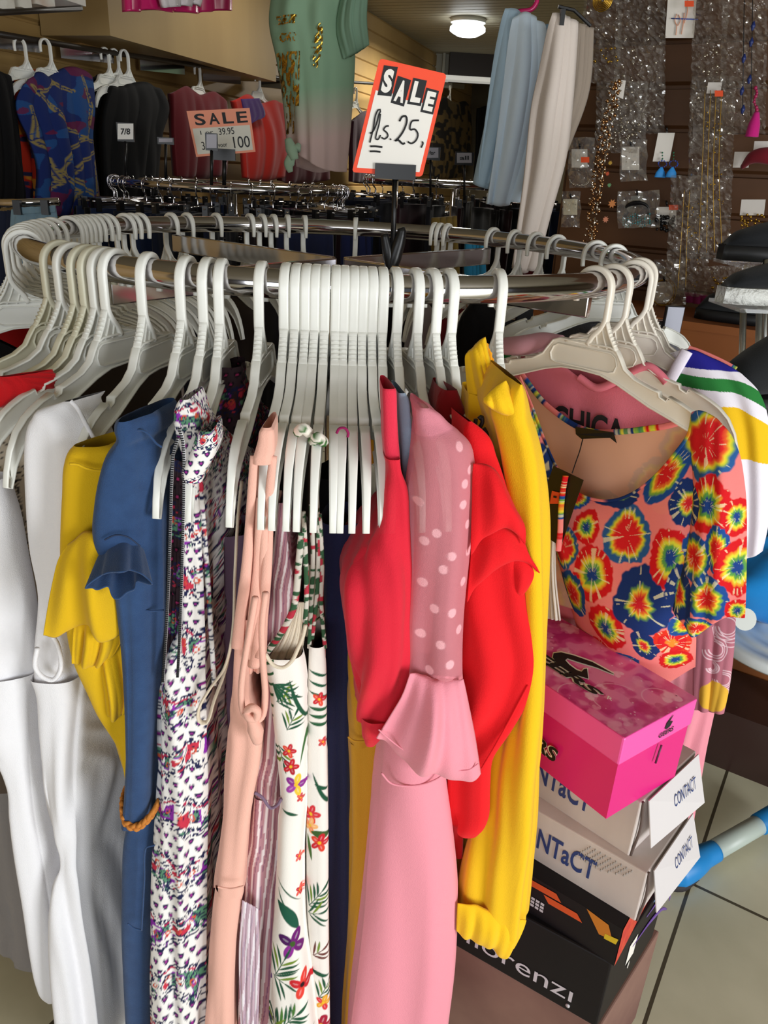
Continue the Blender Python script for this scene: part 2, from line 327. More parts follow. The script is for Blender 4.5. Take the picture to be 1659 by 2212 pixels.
# ------------------------------------------------------------------ hangers
top_ = [(0, -.076), (.038, -.076), (.048, -.080), (.055, -.090), (.062, -.101), (.078, -.111), (.098, -.117), (.108, -.1195), (.114, -.1205), (.116, -.126), (.126, -.129), (.128, -.1235), (.145, -.129), (.158, -.1345), (.170, -.141), (.184, -.153), (.196, -.171), (.204, -.191), (.2085, -.208)]
bot_ = [(.203, -.211), (.193, -.190), (.180, -.172), (.163, -.160), (.138, -.151), (.105, -.141), (.08, -.131), (.055, -.121), (.03, -.114), (0, -.1125)]
half = np.array(top_ + bot_); outl = np.concatenate([half, (half * [-1, 1])[::-1][1:-1]])
def make_hanger(mt, label, loc, rz, group):
    t = thing('clothes_hanger', label, 'hanger', loc, group, rz)
    hook = [(-.0235, -.024), (-.0245, -.012), (-.0245, -.004)] + [(.0245 * -cos(a), -.004 + .0245 * sin(a)) for a in np.linspace(.35, pi - .35, 9)] + [(.0245, -.004), (.0245, -.02), (.0245, -.036), (.0238, -.045), (.019, -.055), (.010, -.066), (.004, -.078)]
    v, f = sweep2(hook, [.0034, .0052, .0058, .0058, .0058], .0036, res=56, n=12, e=.5); mesh('hook', v, f, mt, t)
    # flared neck: thin web with raised ribs and a rim
    w = [(.0245, -.046), (.012, -.060), (-.006, -.069), (-.03, -.078), (.046, -.080), (.034, -.064)]
    v1 = [(x, y, z) for y in (-.0015, .0015) for x, z in w]; n = len(w)
    f1 = [tuple(range(n)), tuple(range(n, 2 * n))[::-1]] + [(i, (i + 1) % n, n + (i + 1) % n, n + i) for i in range(n)]
    ps = [(v1, f1), sweep2([(.006, -.070), (-.012, -.0735), (-.03, -.078)], .0045, .0016, res=8), sweep2([(.0255, -.044), (.034, -.062), (.047, -.081)], .0048, .0017, res=10), sweep2([(.021, -.052), (.026, -.066), (.033, -.079)], .0035, .0012, res=6), sweep2([(.014, -.060), (.016, -.07), (.020, -.079)], .0035, .0012, res=6)]
    for k in range(6):
        q = .1 + .15 * k; ps.append(boxm((.0262 + .019 * q, 0, -.047 - .03 * q), (.003, .0085, .0022)))
    v, f = cat_(*ps); mesh('neck', v, f, mt, t)
    N = len(outl); hw = np.interp(abs(outl[:, 0]), [0, .12, .17, .209], [.0054, .0054, .0050, .0034])
    v, f = sweep2(outl, .006, .0014, closed=True, n=8); v = v.copy(); v[:, 1] *= np.repeat(hw / .006, 8)
    V = [(x, y, z) for y in (-.0014, .0014) for x, z in outl]
    H_ = len(top_); pairs = []
    # web: strips joining the top edge to the bottom edge
    us = np.r_[np.linspace(-.2, .2, 61)]
    tz = np.interp(abs(us), [p[0] for p in top_], [p[1] for p in top_]); bz = np.interp(abs(us), [p[0] for p in bot_[::-1]], [p[1] for p in bot_[::-1]])
    wv = np.array([(u, y, z) for y in (-.0014, .0014) for u, a, b in zip(us, tz, bz) for z in (a, b)]); k = len(us)
    wf = [(2 * i, 2 * i + 1, 2 * i + 3, 2 * i + 2) for i in range(k - 1)] + [(2 * k + 2 * i, 2 * k + 2 * i + 2, 2 * k + 2 * i + 3, 2 * k + 2 * i + 1) for i in range(k - 1)]
    inner = [(-.048, -.107), (-.051, -.098), (-.047, -.088), (-.040, -.0835), (.040, -.0835), (.047, -.088), (.051, -.098), (.048, -.107), (.040, -.1095), (-.040, -.1095)]
    pv, pf = sweep2(inner, .0042, .0012, closed=True, n=8)
    v, f = cat_((v, f), (wv, wf), (pv, pf)); mesh('shoulder_bar', v, f, mt, t)
    return t
PROTO = {}
NUMW = ['first', 'second', 'third', 'fourth', 'fifth', 'sixth', 'seventh', 'eighth', 'ninth', 'tenth', 'eleventh', 'twelfth', 'thirteenth', 'fourteenth', 'fifteenth', 'sixteenth', 'seventeenth', 'eighteenth', 'nineteenth', 'twentieth', 'twenty-first', 'twenty-second', 'twenty-third', 'twenty-fourth', 'twenty-fifth', 'twenty-sixth', 'twenty-seventh', 'twenty-eighth']
def put_hanger(phi, psi, label, group, mt=None, dz=0., r=RING_R, c=(0, 0), z=RAIL_Z, tilt=0):
    mt = mt or WHITE
    loc = (c[0] + r * sin(rad(phi)), c[1] - r * cos(rad(phi)), z + dz); rz = rad(psi) - pi / 2
    if mt.name not in PROTO:
        o = make_hanger(mt, label, loc, rz, group); PROTO[mt.name] = o
    else:
        o = copy_tree(PROTO[mt.name]); o.location = loc; o.rotation_euler = (0, 0, rz); o['label'] = label; o['group'] = group
    o.rotation_euler[0] = rad(tilt)
    return o
rng = random.Random(4)
FRONT = [(-45.1, -43, 'behind the red blouse at the far left edge'), (-41.6, -39, 'second from the left in the cream bunch'), (-38.3, -36, 'third of the cream bunch, left of the yellowed one'),
    (-36.1, -33, 'yellowed one in the left bunch'), (-34.2, -30, 'fifth in the left bunch'), (-32.4, -24, 'holding the white sleeveless dress on the left'),
    (-26.4, -13, 'holding the mustard dress with ruffled sleeve'), (-20.4, -12, 'holding the blue denim dress'), (-17.4, -8, 'holding the first paisley dress, right of the denim dress'), (-15.4, -3.5, 'its tip in the printed paisley loop'),
    (-10.0, -4.6, 'alone between paisley and peach dresses'), (-6.8, -3.5, 'its tip held in the peach dress strap')]
for phi, psi, s in FRONT: put_hanger(phi, psi, 'white hanger on the front rail, ' + s, 'white hangers on the front of the rail', {-36.1: CREAM, -45.1: CREAM, -38.3: CREAM}.get(phi))
BUNCH = [(-5.4, -3.9), (-4.1, -3.1), (-2.9, -3.2), (-1.7, -1.5), (-.4, .8), (.7, .1), (1.9, .5), (3.0, 1.8), (4.2, 3.3), (5.6, 2.6)]
for i, (phi, psi) in enumerate(BUNCH): put_hanger(phi, psi, '%s white hanger from the left in the tight front bunch' % NUMW[i], 'tight bunch of white hangers at the front')
for phi, psi, s in [(7.3, 7.0, 'next to the tight bunch, above the pale blue strap'), (10.0, 8.1, 'holding the pink dress with the dotted mesh sleeve'), (12.3, 12.3, 'between the pink dress and the red ruffled dress'), (14.7, 9, 'holding the bright red ruffled dress'), (22.1, 4, 'with a red mark, holding the yellow hoodie')]:
    put_hanger(phi, psi, 'white hanger on front rail, ' + s, 'white hangers on the front of the rail')
for phi, psi, s in [(42, 44, 'seen broadside, holding the tie-dye print top'), (48, 50, 'right behind the tie-dye top, holding the pink lettered top'), (59, 60, 'at the right end of the rail, holding the striped top'), (64, 66, 'hooked right behind the striped top')]:
    put_hanger(phi, psi, 'ivory hanger at the right, ' + s, 'ivory hangers at the right end of the rail', WARM)
LEFT = [-64, -69, -74, -79, -83, -87, -91, -95]
for i, p in enumerate(LEFT): put_hanger(p, p + rng.uniform(-3, 3), 'white hanger wrapping the left end of the rail, %s from the front' % NUMW[i], 'white hangers at the left end of the rail')
BACK = [-102, -103.7, -105.5, -107.3, -109.2, -111.2, -113.5, -115.5, -121, -123, -125.5, -134.5, -139, -147, -156, -159.3, -162.3, -166, -170.5, 176, 154.6, 153, 151, 138, 131.5, 125, 118, 103.5, 95]
for i, p in enumerate(BACK): put_hanger(p, p + rng.uniform(-4, 4), 'white hanger on the far side of the round rail, %s from the left' % (NUMW + ['twenty-ninth'])[i], 'white hangers on the far side of the rail')

# ------------------------------------------------------------------ sale sign on its clip stand
YS = -.08; P_ = YP(YS)
sign = thing('sale_sign', 'orange-bordered white SALE card priced fls. 25, on a black clip stand above the rack', 'sign', P_(848, 600))
TL, TR, BR, BL = P_(820, 126), P_(965, 160), P_(912, 382), P_(760, 372)
def bil(u, v): return (TL * (1 - u) + TR * u) * (1 - v) + (BL * (1 - u) + BR * u) * v
def rrect(r, x0=0, x1=1, y0=0, y1=1, asp=.66):
    out = []
    for cx, cyy, a0 in ((x1 - r, y0 + r * asp, -90), (x1 - r, y1 - r * asp, 0), (x0 + r, y1 - r * asp, 90), (x0 + r, y0 + r * asp, 180)):
        for k in range(6): a = rad(a0 + 18 * k); out.append((cx + r * cos(a), cyy + r * asp * sin(a)))
    return out
card = mesh('card', [bil(*q) for q in rrect(.05)], [tuple(range(24))], mat('orange_card', 'ff4a1c', rough=.5), sign, smooth=False); solid(card, .0015, 0)
PAPER = mat('white_card', 'f4efe6', rough=.5)
quad_on([bil(*q) for q in [(.055, .265), (.30, .265), (.33, .30), (.93, .30), (.945, .28), (.945, .955), (.055, .955)]], 'card_face', PAPER, sign, .0012)
for i, (ch, x, y, w, h, rot) in enumerate([('S', .19, .17, .20, .255, -3), ('A', .41, .235, .20, .24, 4), ('L', .64, .215, .20, .235, 0), ('E', .85, .275, .19, .225, 2)]):
    c_, s_ = cos(rad(rot)), sin(rad(rot))
    def q4(k, ww=w, hh=h): return [bil(x + (a * ww * c_ - b * hh * .66 * s_) * k / 2, y + (a * ww * s_ / .66 * .66 + b * hh * c_) * k / 2) for a, b in ((-1, -1), (1, -1), (1, 1), (-1, 1))]
    quad_on(q4(1.0), 'letter_block', INK, sign, .0018)
    text_on(ch, q4(.80, w * .88), 'letter', PAPER, sign, bold=.055, lift=.0024)
def pen(name, pts, r, par, mt=INK, Y=YS - .003, n=24, base=None): return strand(name, pts, Y, r, mt, par, res=n, n=6, base=base)
pen('handwriting', [(799, 288), (806, 284), (813, 268), (819, 246), (823, 238), (818, 236), (811, 250), (806, 280), (801, 300), (799, 308)], .0011, sign)
pen('handwriting', [(822, 246), (819, 268), (813, 290), (812, 300), (817, 301), (822, 292)], .001, sign)
pen('handwriting', [(840, 272), (834, 273), (829, 280), (836, 287), (838, 294), (831, 300), (824, 297)], .0011, sign)
pen('handwriting', [(843, 300), (844, 300.5), (845, 300)], .0014, sign, n=6)
pen('handwriting', [(863, 262), (869, 252), (877, 251), (879, 262), (872, 282), (861, 298), (853, 305), (860, 302), (870, 311), (875, 309)], .0014, sign)
pen('handwriting', [(905, 260), (890, 262), (886, 280), (896, 279), (903, 290), (899, 303), (889, 310), (881, 306)], .0012, sign)
pen('handwriting', [(912, 306), (914, 309), (910, 319)], .0012, sign, n=8)
pen('underline', [(800, 316), (812, 316), (826, 318)], .0013, sign, n=8); pen('underline', [(799, 327), (811, 327), (822, 328)], .0013, sign, n=8)
c = (P_(817, 352) + P_(895, 360) + P_(890, 388) + P_(812, 384)) / 4
mesh('card_clamp', *boxm(c, (.064, .012, .022)), BLACKP, sign, smooth=False)
v, f = tube([P_(853, 384), P_(851, 470), P_(847, 560)], .0042, 8); mesh('pole', v, f, BLACKP, sign)
v, f = tube([P_(853, 384) + [.004, -.004, 0], P_(851, 450) + [.004, -.004, 0]], .0016, 6); mesh('adjusting_rod', v, f, CHROME, sign)
v1 = tube([P_(866, 492), P_(868, 500), P_(855, 545), P_(842, 590)], [.006, .011, .012, .008], 10, 14, .8); v2 = tube([P_(830, 505), P_(838, 545), P_(846, 590)], [.006, .010, .008], 10, 12, .8)
v, f = cat_(v1, v2, boxm(P_(845, 592), (.034, .024, .020))); mesh('spring_clip', v, f, BLACKP, sign)
# ------------------------------------------------------------------ cloth materials
M_WHITE = fabric('white_crepe', 'efedf0', bump=(900, .35)); M_GREYW = fabric('off_white_jersey', 'c9c6c6'); M_MUST = fabric('mustard_chiffon', 'dcb010', sheen=.1)
M_DENIM = fabric('blue_denim', '2f4d78', bump=(1100, .5), var=(60, '263f66', .7)); M_PEACH = fabric('peach_crepe', 'eeb6a4'); M_MAUVE = fabric('mauve_jersey', '7c637a')
M_NAVY = fabric('navy_cloth', '1c2145'); M_OCHRE = fabric('ochre_cloth', 'c08a1c'); M_CORAL = fabric('coral_red_chiffon', 'dd2238', sheen=.1, alpha=.93); M_CORALB = fabric('coral_red_band', 'e0304a')
M_PALEB = fabric('pale_blue_cloth', '9fb6cc'); M_PINK = fabric('pink_crepe', 'ec93a2'); M_RED = fabric('bright_red_crepe', 'e3121c', sheen=.05); M_YEL = fabric('yellow_sweatshirt', 'f0bd12', sheen=.1)
M_BLACK = fabric('black_cloth', '070608', sheen=0); M_MAROON = fabric('maroon_cloth', '5a0f1c'); M_TAN = mat('tan_suede', 'c47a2c', rough=.8, bump=(300, .4)); M_CREAM = fabric('cream_linen', 'e2d3bb', bump=(1200, .5))
M_PRINT = mat('printed_cloth', rough=.85, vcol=True, bump=(900, .2), spec=.2); M_MESH = mat('dotted_mesh', rough=.9, vcol=True, valpha=True, spec=.1, bump=(1500, .5)); M_SHADEWHITE = fabric('white_cloth_painted_shade', '8f8884')
def blend(C, mask, col, a=1.):
    m_ = np.clip(mask, 0, 1)[..., None] * a; C[..., :3] = C[..., :3] * (1 - m_) + np.array(hexc(col) if isinstance(col, str) else col) * m_; return C
def base_col(shape, col): C = np.ones(shape + (4,)); C[..., :3] = hexc(col); return C
def soft(d, w): return np.clip(.5 - d / w, 0, 1)

def paisley(x, y, sd=0, dark=0.):
    """border-print: white ground with small hearts, lace bands and paisley blobs; x, y in photo-size units"""
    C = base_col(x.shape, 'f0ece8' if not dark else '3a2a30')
    wv = 15 * np.sin(x / 23. + y / 60.) ; yy = y + wv; per = 118.; ph = (yy + sd * 31) % per; ph = np.where(ph < 52, ph, np.minimum(ph * 1. + 10 * (ph < 108) * (ph > 52), per - .1))
    # small hearts rows
    gx, gy = 22., 19.; row = np.floor(y / gy); xs = x + (row % 2) * gx / 2 + 3 * vn(row, row * 0 + sd, 5); cx_ = (xs % gx) - gx / 2; cyq = (y % gy) - gy / 2
    heart = np.sqrt((cx_ * .95) ** 2 + (cyq + abs(cx_) * .75) ** 2); inb = (ph < 62)
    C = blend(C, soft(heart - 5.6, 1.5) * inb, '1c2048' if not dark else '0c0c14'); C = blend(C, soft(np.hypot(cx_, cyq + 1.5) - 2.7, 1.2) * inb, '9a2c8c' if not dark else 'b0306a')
    # lace band
    b1 = (ph > 62) & (ph < 76); lace = vn(x / 2.6, y / 2.2, 3) > .48
    C = blend(C, b1 * lace, '23264c'); C = blend(C, ((ph > 70) & (ph < 74)) * (vn(x / 6, y / 9, 8) > .5), 'c02a50')
    # paisley band
    b2 = (ph >= 76) & (ph < 112); g = vn(x / 15, y / 17, 11 + sd); C = blend(C, b2 * (g > .62), '5f9474'); C = blend(C, b2 * (g > .62) * (vn(x / 2.5, y / 2.5, 7) > .55), '2b3050')
    C = blend(C, b2 * (g < .2), 'c8354a'); C = blend(C, b2 * (abs(g - .60) < .03), '8d2ea6'); C = blend(C, b2 * (abs(g - .29) < .025), '23264c')
    fl = np.hypot((x % 26) - 13, (ph - 94)); C = blend(C, b2 * soft(abs(fl - 4.6) - 1.5, 1) * (vn(x / 3, y / 3, 9) > .35), 'd2563a'); C = blend(C, b2 * soft(abs(fl - 9) - 1, 1) * (vn(x / 2.4, y / 2.4, 10) > .55), '1c2040')
    C = blend(C, ((ph >= 112)) * (vn(x / 3, y / 3, 13) > .45), '23264c')
    if dark: C[..., :3] *= 1 - .45 * dark * 0
    return C
def seg_d(x, y, ax, ay, bx, by):
    t = np.clip(((x - ax) * (bx - ax) + (y - ay) * (by - ay)) / ((bx - ax) ** 2 + (by - ay) ** 2), 0, 1); return np.hypot(x - ax - t * (bx - ax), y - ay - t * (by - ay)), t
def leaf(C, x, y, x0, y0, ang, L, w, col='1f5038', curve=.0):
    a = rad(ang); dx, dy = x - x0, y - y0; u = (dx * cos(a) + dy * sin(a)) / L; v = (-dx * sin(a) + dy * cos(a)) - curve * L * u * u
    wd = w * np.sin(pi * np.clip(u, 0, 1)) ** .8; C = blend(C, soft(abs(v) - wd, 1.4) * (u > 0) * (u < 1), col); return C
def sprig(C, x, y, x0, y0, ang, n, L, col='1f5038', col2='6f8a2c', w=2.6, both=True):
    a = rad(ang); S = n * 11.
    d, t = seg_d(x, y, x0, y0, x0 + S * cos(a), y0 + S * sin(a)); C = blend(C, soft(d - .9, 1.2), col)
    for k in range(n):
        px_, py_ = x0 + 11. * k * cos(a), y0 + 11. * k * sin(a); l = L * (1 - .35 * k / n)
        for s in ((-1, 1) if both else (1,)): C = leaf(C, x, y, px_, py_, ang + s * (38 - 2 * k), l, w, col if (k + s) % 3 else col2, .12 * s)
    return leaf(C, x, y, x0 + S * cos(a), y0 + S * sin(a), ang, L * .7, w, col)
def flower(C, x, y, x0, y0, r, cols=('c4202c', 'e04a34'), core='e8b82c', n=5, rot=0):
    for k in range(n):
        a = 2 * pi * k / n + rot; cx_, cyq = x0 + r * .55 * cos(a), y0 + r * .55 * sin(a); dx, dy = x - cx_, y - cyq
        u = dx * cos(a) + dy * sin(a); v = -dx * sin(a) + dy * cos(a); d = np.hypot(u / 1.0, v / .62) - r * .5; C = blend(C, soft(d, 2), cols[k % len(cols)]); C = blend(C, soft(np.hypot(u, v / .3) - r * .22, 2), 'ffffff', .18)
    return blend(C, soft(np.hypot(x - x0, y - y0) - r * .18, 2), core)
def floral1(x, y):
    C = base_col(x.shape, 'f0eae2'); C = blend(C, (x < 594) * (y < 1640) * soft(abs(((y + x * .8) % 26) - 13) - 3.5, 1.5), '2c5a34'); C = blend(C, (x < 590) * (y > 1500) * soft(abs(((y + x) % 78) - 39) - 5, 1.5), '5d2a78')
    for a in ((596, 1470, 20, 3, 44), (600, 1500, -20, 2, 40), (622, 1560, -62, 3, 40), (604, 1600, 75, 3, 38)): C = sprig(C, x, y, *a)
    for a, l in ((10, 52), (28, 56), (46, 50), (-8, 46), (64, 40)): C = leaf(C, x, y, 592, 1462, a, l, 3.0, '22553c', .15)
    C = leaf(C, x, y, 628, 1450, 80, 110, 4.5, '1f5038', -.25); C = leaf(C, x, y, 650, 1640, -80, 130, 3, '3c6a38', .1)
    C = flower(C, x, y, 626, 1606, 16); C = flower(C, x, y, 630, 1640, 18, ('c4202c', 'b01a2c')); C = flower(C, x, y, 641, 1680, 24, ('8a2c8c', 'e6c23c', 'a040a0')); C = flower(C, x, y, 652, 1710, 10)
    C = leaf(C, x, y, 611, 1738, 12, 36, 3.4); C = flower(C, x, y, 650, 1838, 11, ('e06050', 'd0303a')); C = flower(C, x, y, 652, 1910, 12, ('e04a3a', 'c4202c'))
    C = leaf(C, x, y, 604, 1925, 48, 74, 12, '1d5440', .1); C = leaf(C, x, y, 604, 1880, 62, 70, 1.6, '22553c', -.3); C = leaf(C, x, y, 606, 1900, 80, 60, 1.6, '22553c', -.3)
    C = flower(C, x, y, 634, 2010, 30, ('6a1a6c', '8c2c90', '4a1458'), '3c5a24', 4, .5); C = sprig(C, x, y, 600, 2075, -62, 3, 52); C = sprig(C, x, y, 596, 2078, 28, 2, 50)
    C = flower(C, x, y, 654, 2092, 26, ('c8242c', 'e04034'), '2a1418', 4, .3); C = sprig(C, x, y, 600, 2190, -42, 5, 50, '24563a', '4a7a34', 3.2); C = sprig(C, x, y, 606, 2216, -18, 4, 54, '24563a', '34505a', 3.2); C = sprig(C, x, y, 592, 2205, -82, 3, 44)
    return C
def floral2(x, y):
    C = base_col(x.shape, 'ebe4dc')
    for k, yy in enumerate((1440, 1462, 1484)): C = leaf(C, x, y, 668, yy, 24, 44, 3.2, '22553c', -.1)
    C = flower(C, x, y, 690, 1500, 15); 
    for yy in (1518, 1534, 1550): C = leaf(C, x, y, 668, yy, 14, 44, 4, '2a5a3a', -.15)
    C = flower(C, x, y, 697, 1592, 10); C = leaf(C, x, y, 676, 1656, 72, 90, 3.6, '1f5038', -.12); C = leaf(C, x, y, 680, 1680, 30, 30, 4)
    C = flower(C, x, y, 672, 1745, 20, ('d2303a', 'e04a3a')); C = flower(C, x, y, 670, 1770, 17, ('f0b070', 'e88a5a')); C = leaf(C, x, y, 672, 1782, 14, 40, 8, '3c5a2c'); C = flower(C, x, y, 690, 1804, 19, ('c4202c', 'd8402c')); C = leaf(C, x, y, 664, 1790, 80, 56, 4, '4a6a34')
    C = sprig(C, x, y, 666, 1946, -52, 4, 44); C = sprig(C, x, y, 664, 1962, -12, 2, 46); C = sprig(C, x, y, 676, 2050, -35, 2, 34, '6a3a34'); C = leaf(C, x, y, 668, 2080, 20, 44, 4.5); C = sprig(C, x, y, 690, 2140, -60, 3, 36); C = flower(C, x, y, 698, 2150, 16, ('e0a02c', 'd2303a')); C = flower(C, x, y, 694, 2200, 24, ('a01a34', 'c4202c'))
    return C
def burst(C, x, y, cx_, cyq, rx, ry, pal, sd, tilt=0.):
    c_, s_ = cos(tilt), sin(tilt); dx, dy = x - cx_, y - cyq; u, v = (dx * c_ + dy * s_) / rx, (-dx * s_ + dy * c_) / ry
    r = np.hypot(u, v); a = np.arctan2(v, u); k = (a + pi) / (2 * pi)
    jag = .055 * (vn(k * 46, k * 0 + sd, sd) - .5) * 2 + .05 * np.sin(3 * a + sd) + .03 * np.sin(5 * a + 2 * sd); q = r * (1 + jag); jag2 = q + .07 * (vn(k * 34, k * 0, sd + 5) - .5) * 2
    pin = soft(q - 1, .05); stops, cols = pal
    for i in range(len(cols) - 1, -1, -1):
        lim = stops[i]; m_ = pin * soft(jag2 - lim, .09) if i < len(cols) - 1 else pin; C = blend(C, m_, cols[i])
    ray_ = (vn(k * 58, k * 0, sd + 9) > .80) & (vn(k * 9, r * 6, sd + 3) > .38); C = blend(C, pin * ray_ * (r > .12) * soft(r - .97, .1), 'f2e6b8', .62)
    return C
RYB = ((.36, .50, .60, .72, 2), ('d81e20', 'e8702a', 'ecd436', '7aa83c', '1c4a90')); BYR = ((.26, .42, .56, .66, 2), ('1c3f86', '5c9a48', 'dcd83a', 'ee9a2c', 'd4141c')); RYB2 = ((.55, .64, .72, .78, 2), ('dc1e24', 'ea642c', 'ecd436', '9ab83c', '2a5a94')); RYB3 = ((.22, .32, .42, .50, 2), ('d4202c', 'e8702a', 'e4d040', '6a9a4c', '16306c'))
BURSTS = [(1320, 280, 185, 215, RYB2), (600, 785, 78, 100, BYR), (845, 835, 150, 168, RYB2), (645, 1062, 126, 168, BYR), (465, 905, 88, 130, RYB2), (480, 1205, 104, 165, RYB), (690, 1400, 124, 165, BYR), (930, 1225, 150, 225, RYB3), (1350, 640, 125, 175, BYR), (1192, 650, 104, 140, RYB3), (1100, 965, 112, 178, BYR), (1265, 945, 110, 145, RYB), (1400, 890, 62, 145, RYB), (1490, 1025, 100, 172, BYR), (1330, 1195, 112, 140, RYB), (1150, 1190, 88, 170, RYB3), (885, 1530, 64, 122, RYB3), (1000, 1560, 62, 130, ((.3, .5, .6, .7, 2), ('ea8a2c', 'dc1e24', 'dc1e24', 'd4141c', 'e0301c'))), (1490, 720, 62, 112, BYR), (1060, 480, 100, 190, RYB, .6), (760, 600, 140, 80, RYB3), (300, 470, 90, 170, RYB3), (1250, 1385, 86, 66, RYB), (1480, 1290, 70, 70, BYR), (520, 620, 100, 60, RYB), (250, 230, 60, 130, RYB), (1100, 1450, 80, 110, RYB), (700, 1660, 110, 60, RYB), (960, 1720, 60, 90, BYR), (560, 1600, 80, 90, BYR)]
def tiedye(x, y):
    C = base_col(x.shape, 'f0827e'); C = blend(C, vn(x / 60, y / 60, 2) > .7, 'f0907e', .3); X, Y_ = (x - 1060) / .3611, (y - 850) / .3611
    for i, b in enumerate(BURSTS): C = burst(C, X, Y_, b[0], b[1], b[2], b[3], b[4], i + 1, b[5] if len(b) > 5 else 0.)
    return C
P2 = lambda fn: (lambda c, cx_, y, x, arc, z, back: fn(x, y))

# ------------------------------------------------------------------ left: white dresses
g = 'dresses hanging on the front of the rack'
def dress(label, Y, px, py, cat='dress', group=g, name='hanging_dress'): return thing(name, label, cat, at(px, py, Y), group)
d = dress('white sleeveless dress at the left edge with long narrow trailing panel', -.60, 20, 1100)
loft('bodice', [(1040, -150, -10), (1100, -150, 14), (1200, -150, 38), (1300, -150, 62), (1400, -140, 76), (1452, -130, 82), (1458, -130, 80)], -.58, -36, M_WHITE, d, depth=.04, amp=.003, seed=3, nf=3)
loft('skirt', [(1452, -130, 78), (1500, -120, 70), (1570, -80, 68), (1640, 0, 66), (1690, 22, 70), (1760, 30, 78), (1850, 42, 95), (1950, 58, 111), (2050, 72, 124), (2120, 86, 130), (2150, 96, 129), (2163, 106, 122)], -.585, -36, M_WHITE, d, depth=lambda t: .2 * (1 - t) ** .6 + .03, amp=.006, seed=8, nf=4)
d = dress('white dress with shade painted in grey behind the far left white dress', -.44, 40, 1900)
loft('dress_body', [(1000, -150, 90), (1400, -150, 100), (1700, -140, 115), (1900, -120, 130), (2000, -40, 140), (2060, 40, 142), (2085, 70, 140)], -.40, -40, M_SHADEWHITE, d, amp=.006, seed=5)  # white cloth coloured grey to carry the shade it hangs in
d = dress('cream dress with black line embroidery at the left edge', -.52, 10, 1000)
def embro(x, y):
    C = base_col(x.shape, 'e6d8c2')
    for cx_, cyq, r0 in ((66, 985, 22), (8, 1040, 30), (72, 1130, 20)):
        a = np.arctan2(y - cyq, x - cx_); r = np.hypot(x - cx_, y - cyq); C = blend(C, (abs(np.sin(a * 13 + r * .09)) < .2) * (r < r0 * 2.2) * (r > r0 * .4) * 1., '1a1618')
    return blend(C, soft(abs(x - 58 - (y - 950) * .08) - 2, 2) * (vn(x / 2, y / 3, 4) > .4), '2a2226')
loft('dress_body', [(872, -60, 40), (900, -60, 62), (950, -60, 72), (1050, -60, 76), (1150, -60, 80), (1300, -60, 90)], -.50, -38, M_PRINT, d, amp=.002, seed=6, nf=2, paint=P2(embro))
d = dress('red gathered blouse shoulder showing at the far left edge', -.47, 20, 850, 'blouse')
loft('shoulder', [(812, 2, 36), (822, -10, 50), (845, -40, 60), (862, -60, 50), (876, -60, 30), (884, -60, 0)], -.53, -44, fabric('red_gathered_cloth', 'c80f18'), d, depth=.12, amp=.006, seed=9, nf=9)
d = dress('white halter dress with wide strap, gathered waist and looped armhole', -.60, 140, 900)
loft('bodice', [(866, 140, 158), (880, 96, 166), (905, 74, 184), (950, 70, 200), (1050, 72, 206), (1174, 78, 206), (1282, 90, 200), (1400, 82, 190), (1460, 84, 186), (1480, 88, 186)], -.60, -30, M_WHITE, d, depth=.09, amp=.006, seed=12, nf=4)
strand('neck_band', [(152, 866), (166, 880), (180, 905), (192, 928), (204, 950)], -.615, .0026, M_WHITE, d)
strand('armhole_edge', [(80, 1400), (76, 1440), (92, 1462), (116, 1468), (132, 1440), (124, 1392), (112, 1372)], -.637, .003, M_WHITE, d)
loft('skirt', [(1455, 80, 186), (1480, 86, 182), (1560, 92, 174), (1640, 97, 168), (1711, 101, 166), (1800, 120, 166), (1850, 131, 164), (1868, 131, 164), (1900, 122, 168), (1964, 116, 176), (2080, 124, 196), (2212, 135, 212), (2330, 140, 220)], -.607, -30, M_WHITE, d, depth=.16, amp=.010, seed=13, nf=4.6)
d = dress('long white dress in half shade, thin drawstring seam at the waist, beside the mustard dress', -.52, 200, 1300)
loft('bodice', [(960, 110, 215), (1300, 118, 216), (1500, 128, 214), (1600, 134, 226), (1700, 140, 240), (1800, 146, 254), (1838, 148, 256), (1842, 148, 257)], -.52, -28, M_WHITE, d, amp=.010, seed=15, nf=5)
loft('skirt', [(1840, 146, 257), (1870, 148, 260), (1950, 150, 264), (2090, 148, 274), (2212, 148, 278), (2330, 146, 282)], -.525, -28, M_WHITE, d, amp=.013, seed=16, nf=5)

# mustard dress
d = dress('mustard yellow dress with tiered ruffled sleeve', -.60, 200, 960); Ym = -.64
loft('bodice', [(958, 166, 240), (966, 160, 268), (1000, 149, 268), (1060, 146, 266), (1100, 144, 264), (1180, 142, 260), (1300, 150, 285), (1400, 168, 292), (1500, 205, 297), (1600, 248, 300), (1680, 272, 300), (1750, 288, 300)], Ym, -24, M_MUST, d, depth=.26, amp=.004, seed=21, nf=4)
strand('bodice_seam', [(150, 1002), (166, 1003), (188, 1012), (216, 1017), (240, 1013), (262, 1002)], Ym - .03, .0013, M_MUST, d)
pm = YP(Ym - .035)
coons('sleeve_ruffle', [(142, 1182), (162, 1168), (185, 1150), (215, 1150), (240, 1165)], [(240, 1165), (262, 1250), (281, 1362)], [(94, 1370), (118, 1376), (140, 1366), (168, 1358), (196, 1354), (222, 1374), (245, 1374), (262, 1368), (281, 1362)], [(142, 1182), (126, 1212), (112, 1270), (94, 1370)], pm, M_MUST, d, amp=.013, seed=23, nf=1.2, bulge=.02, n=70, m_=90, off=0)
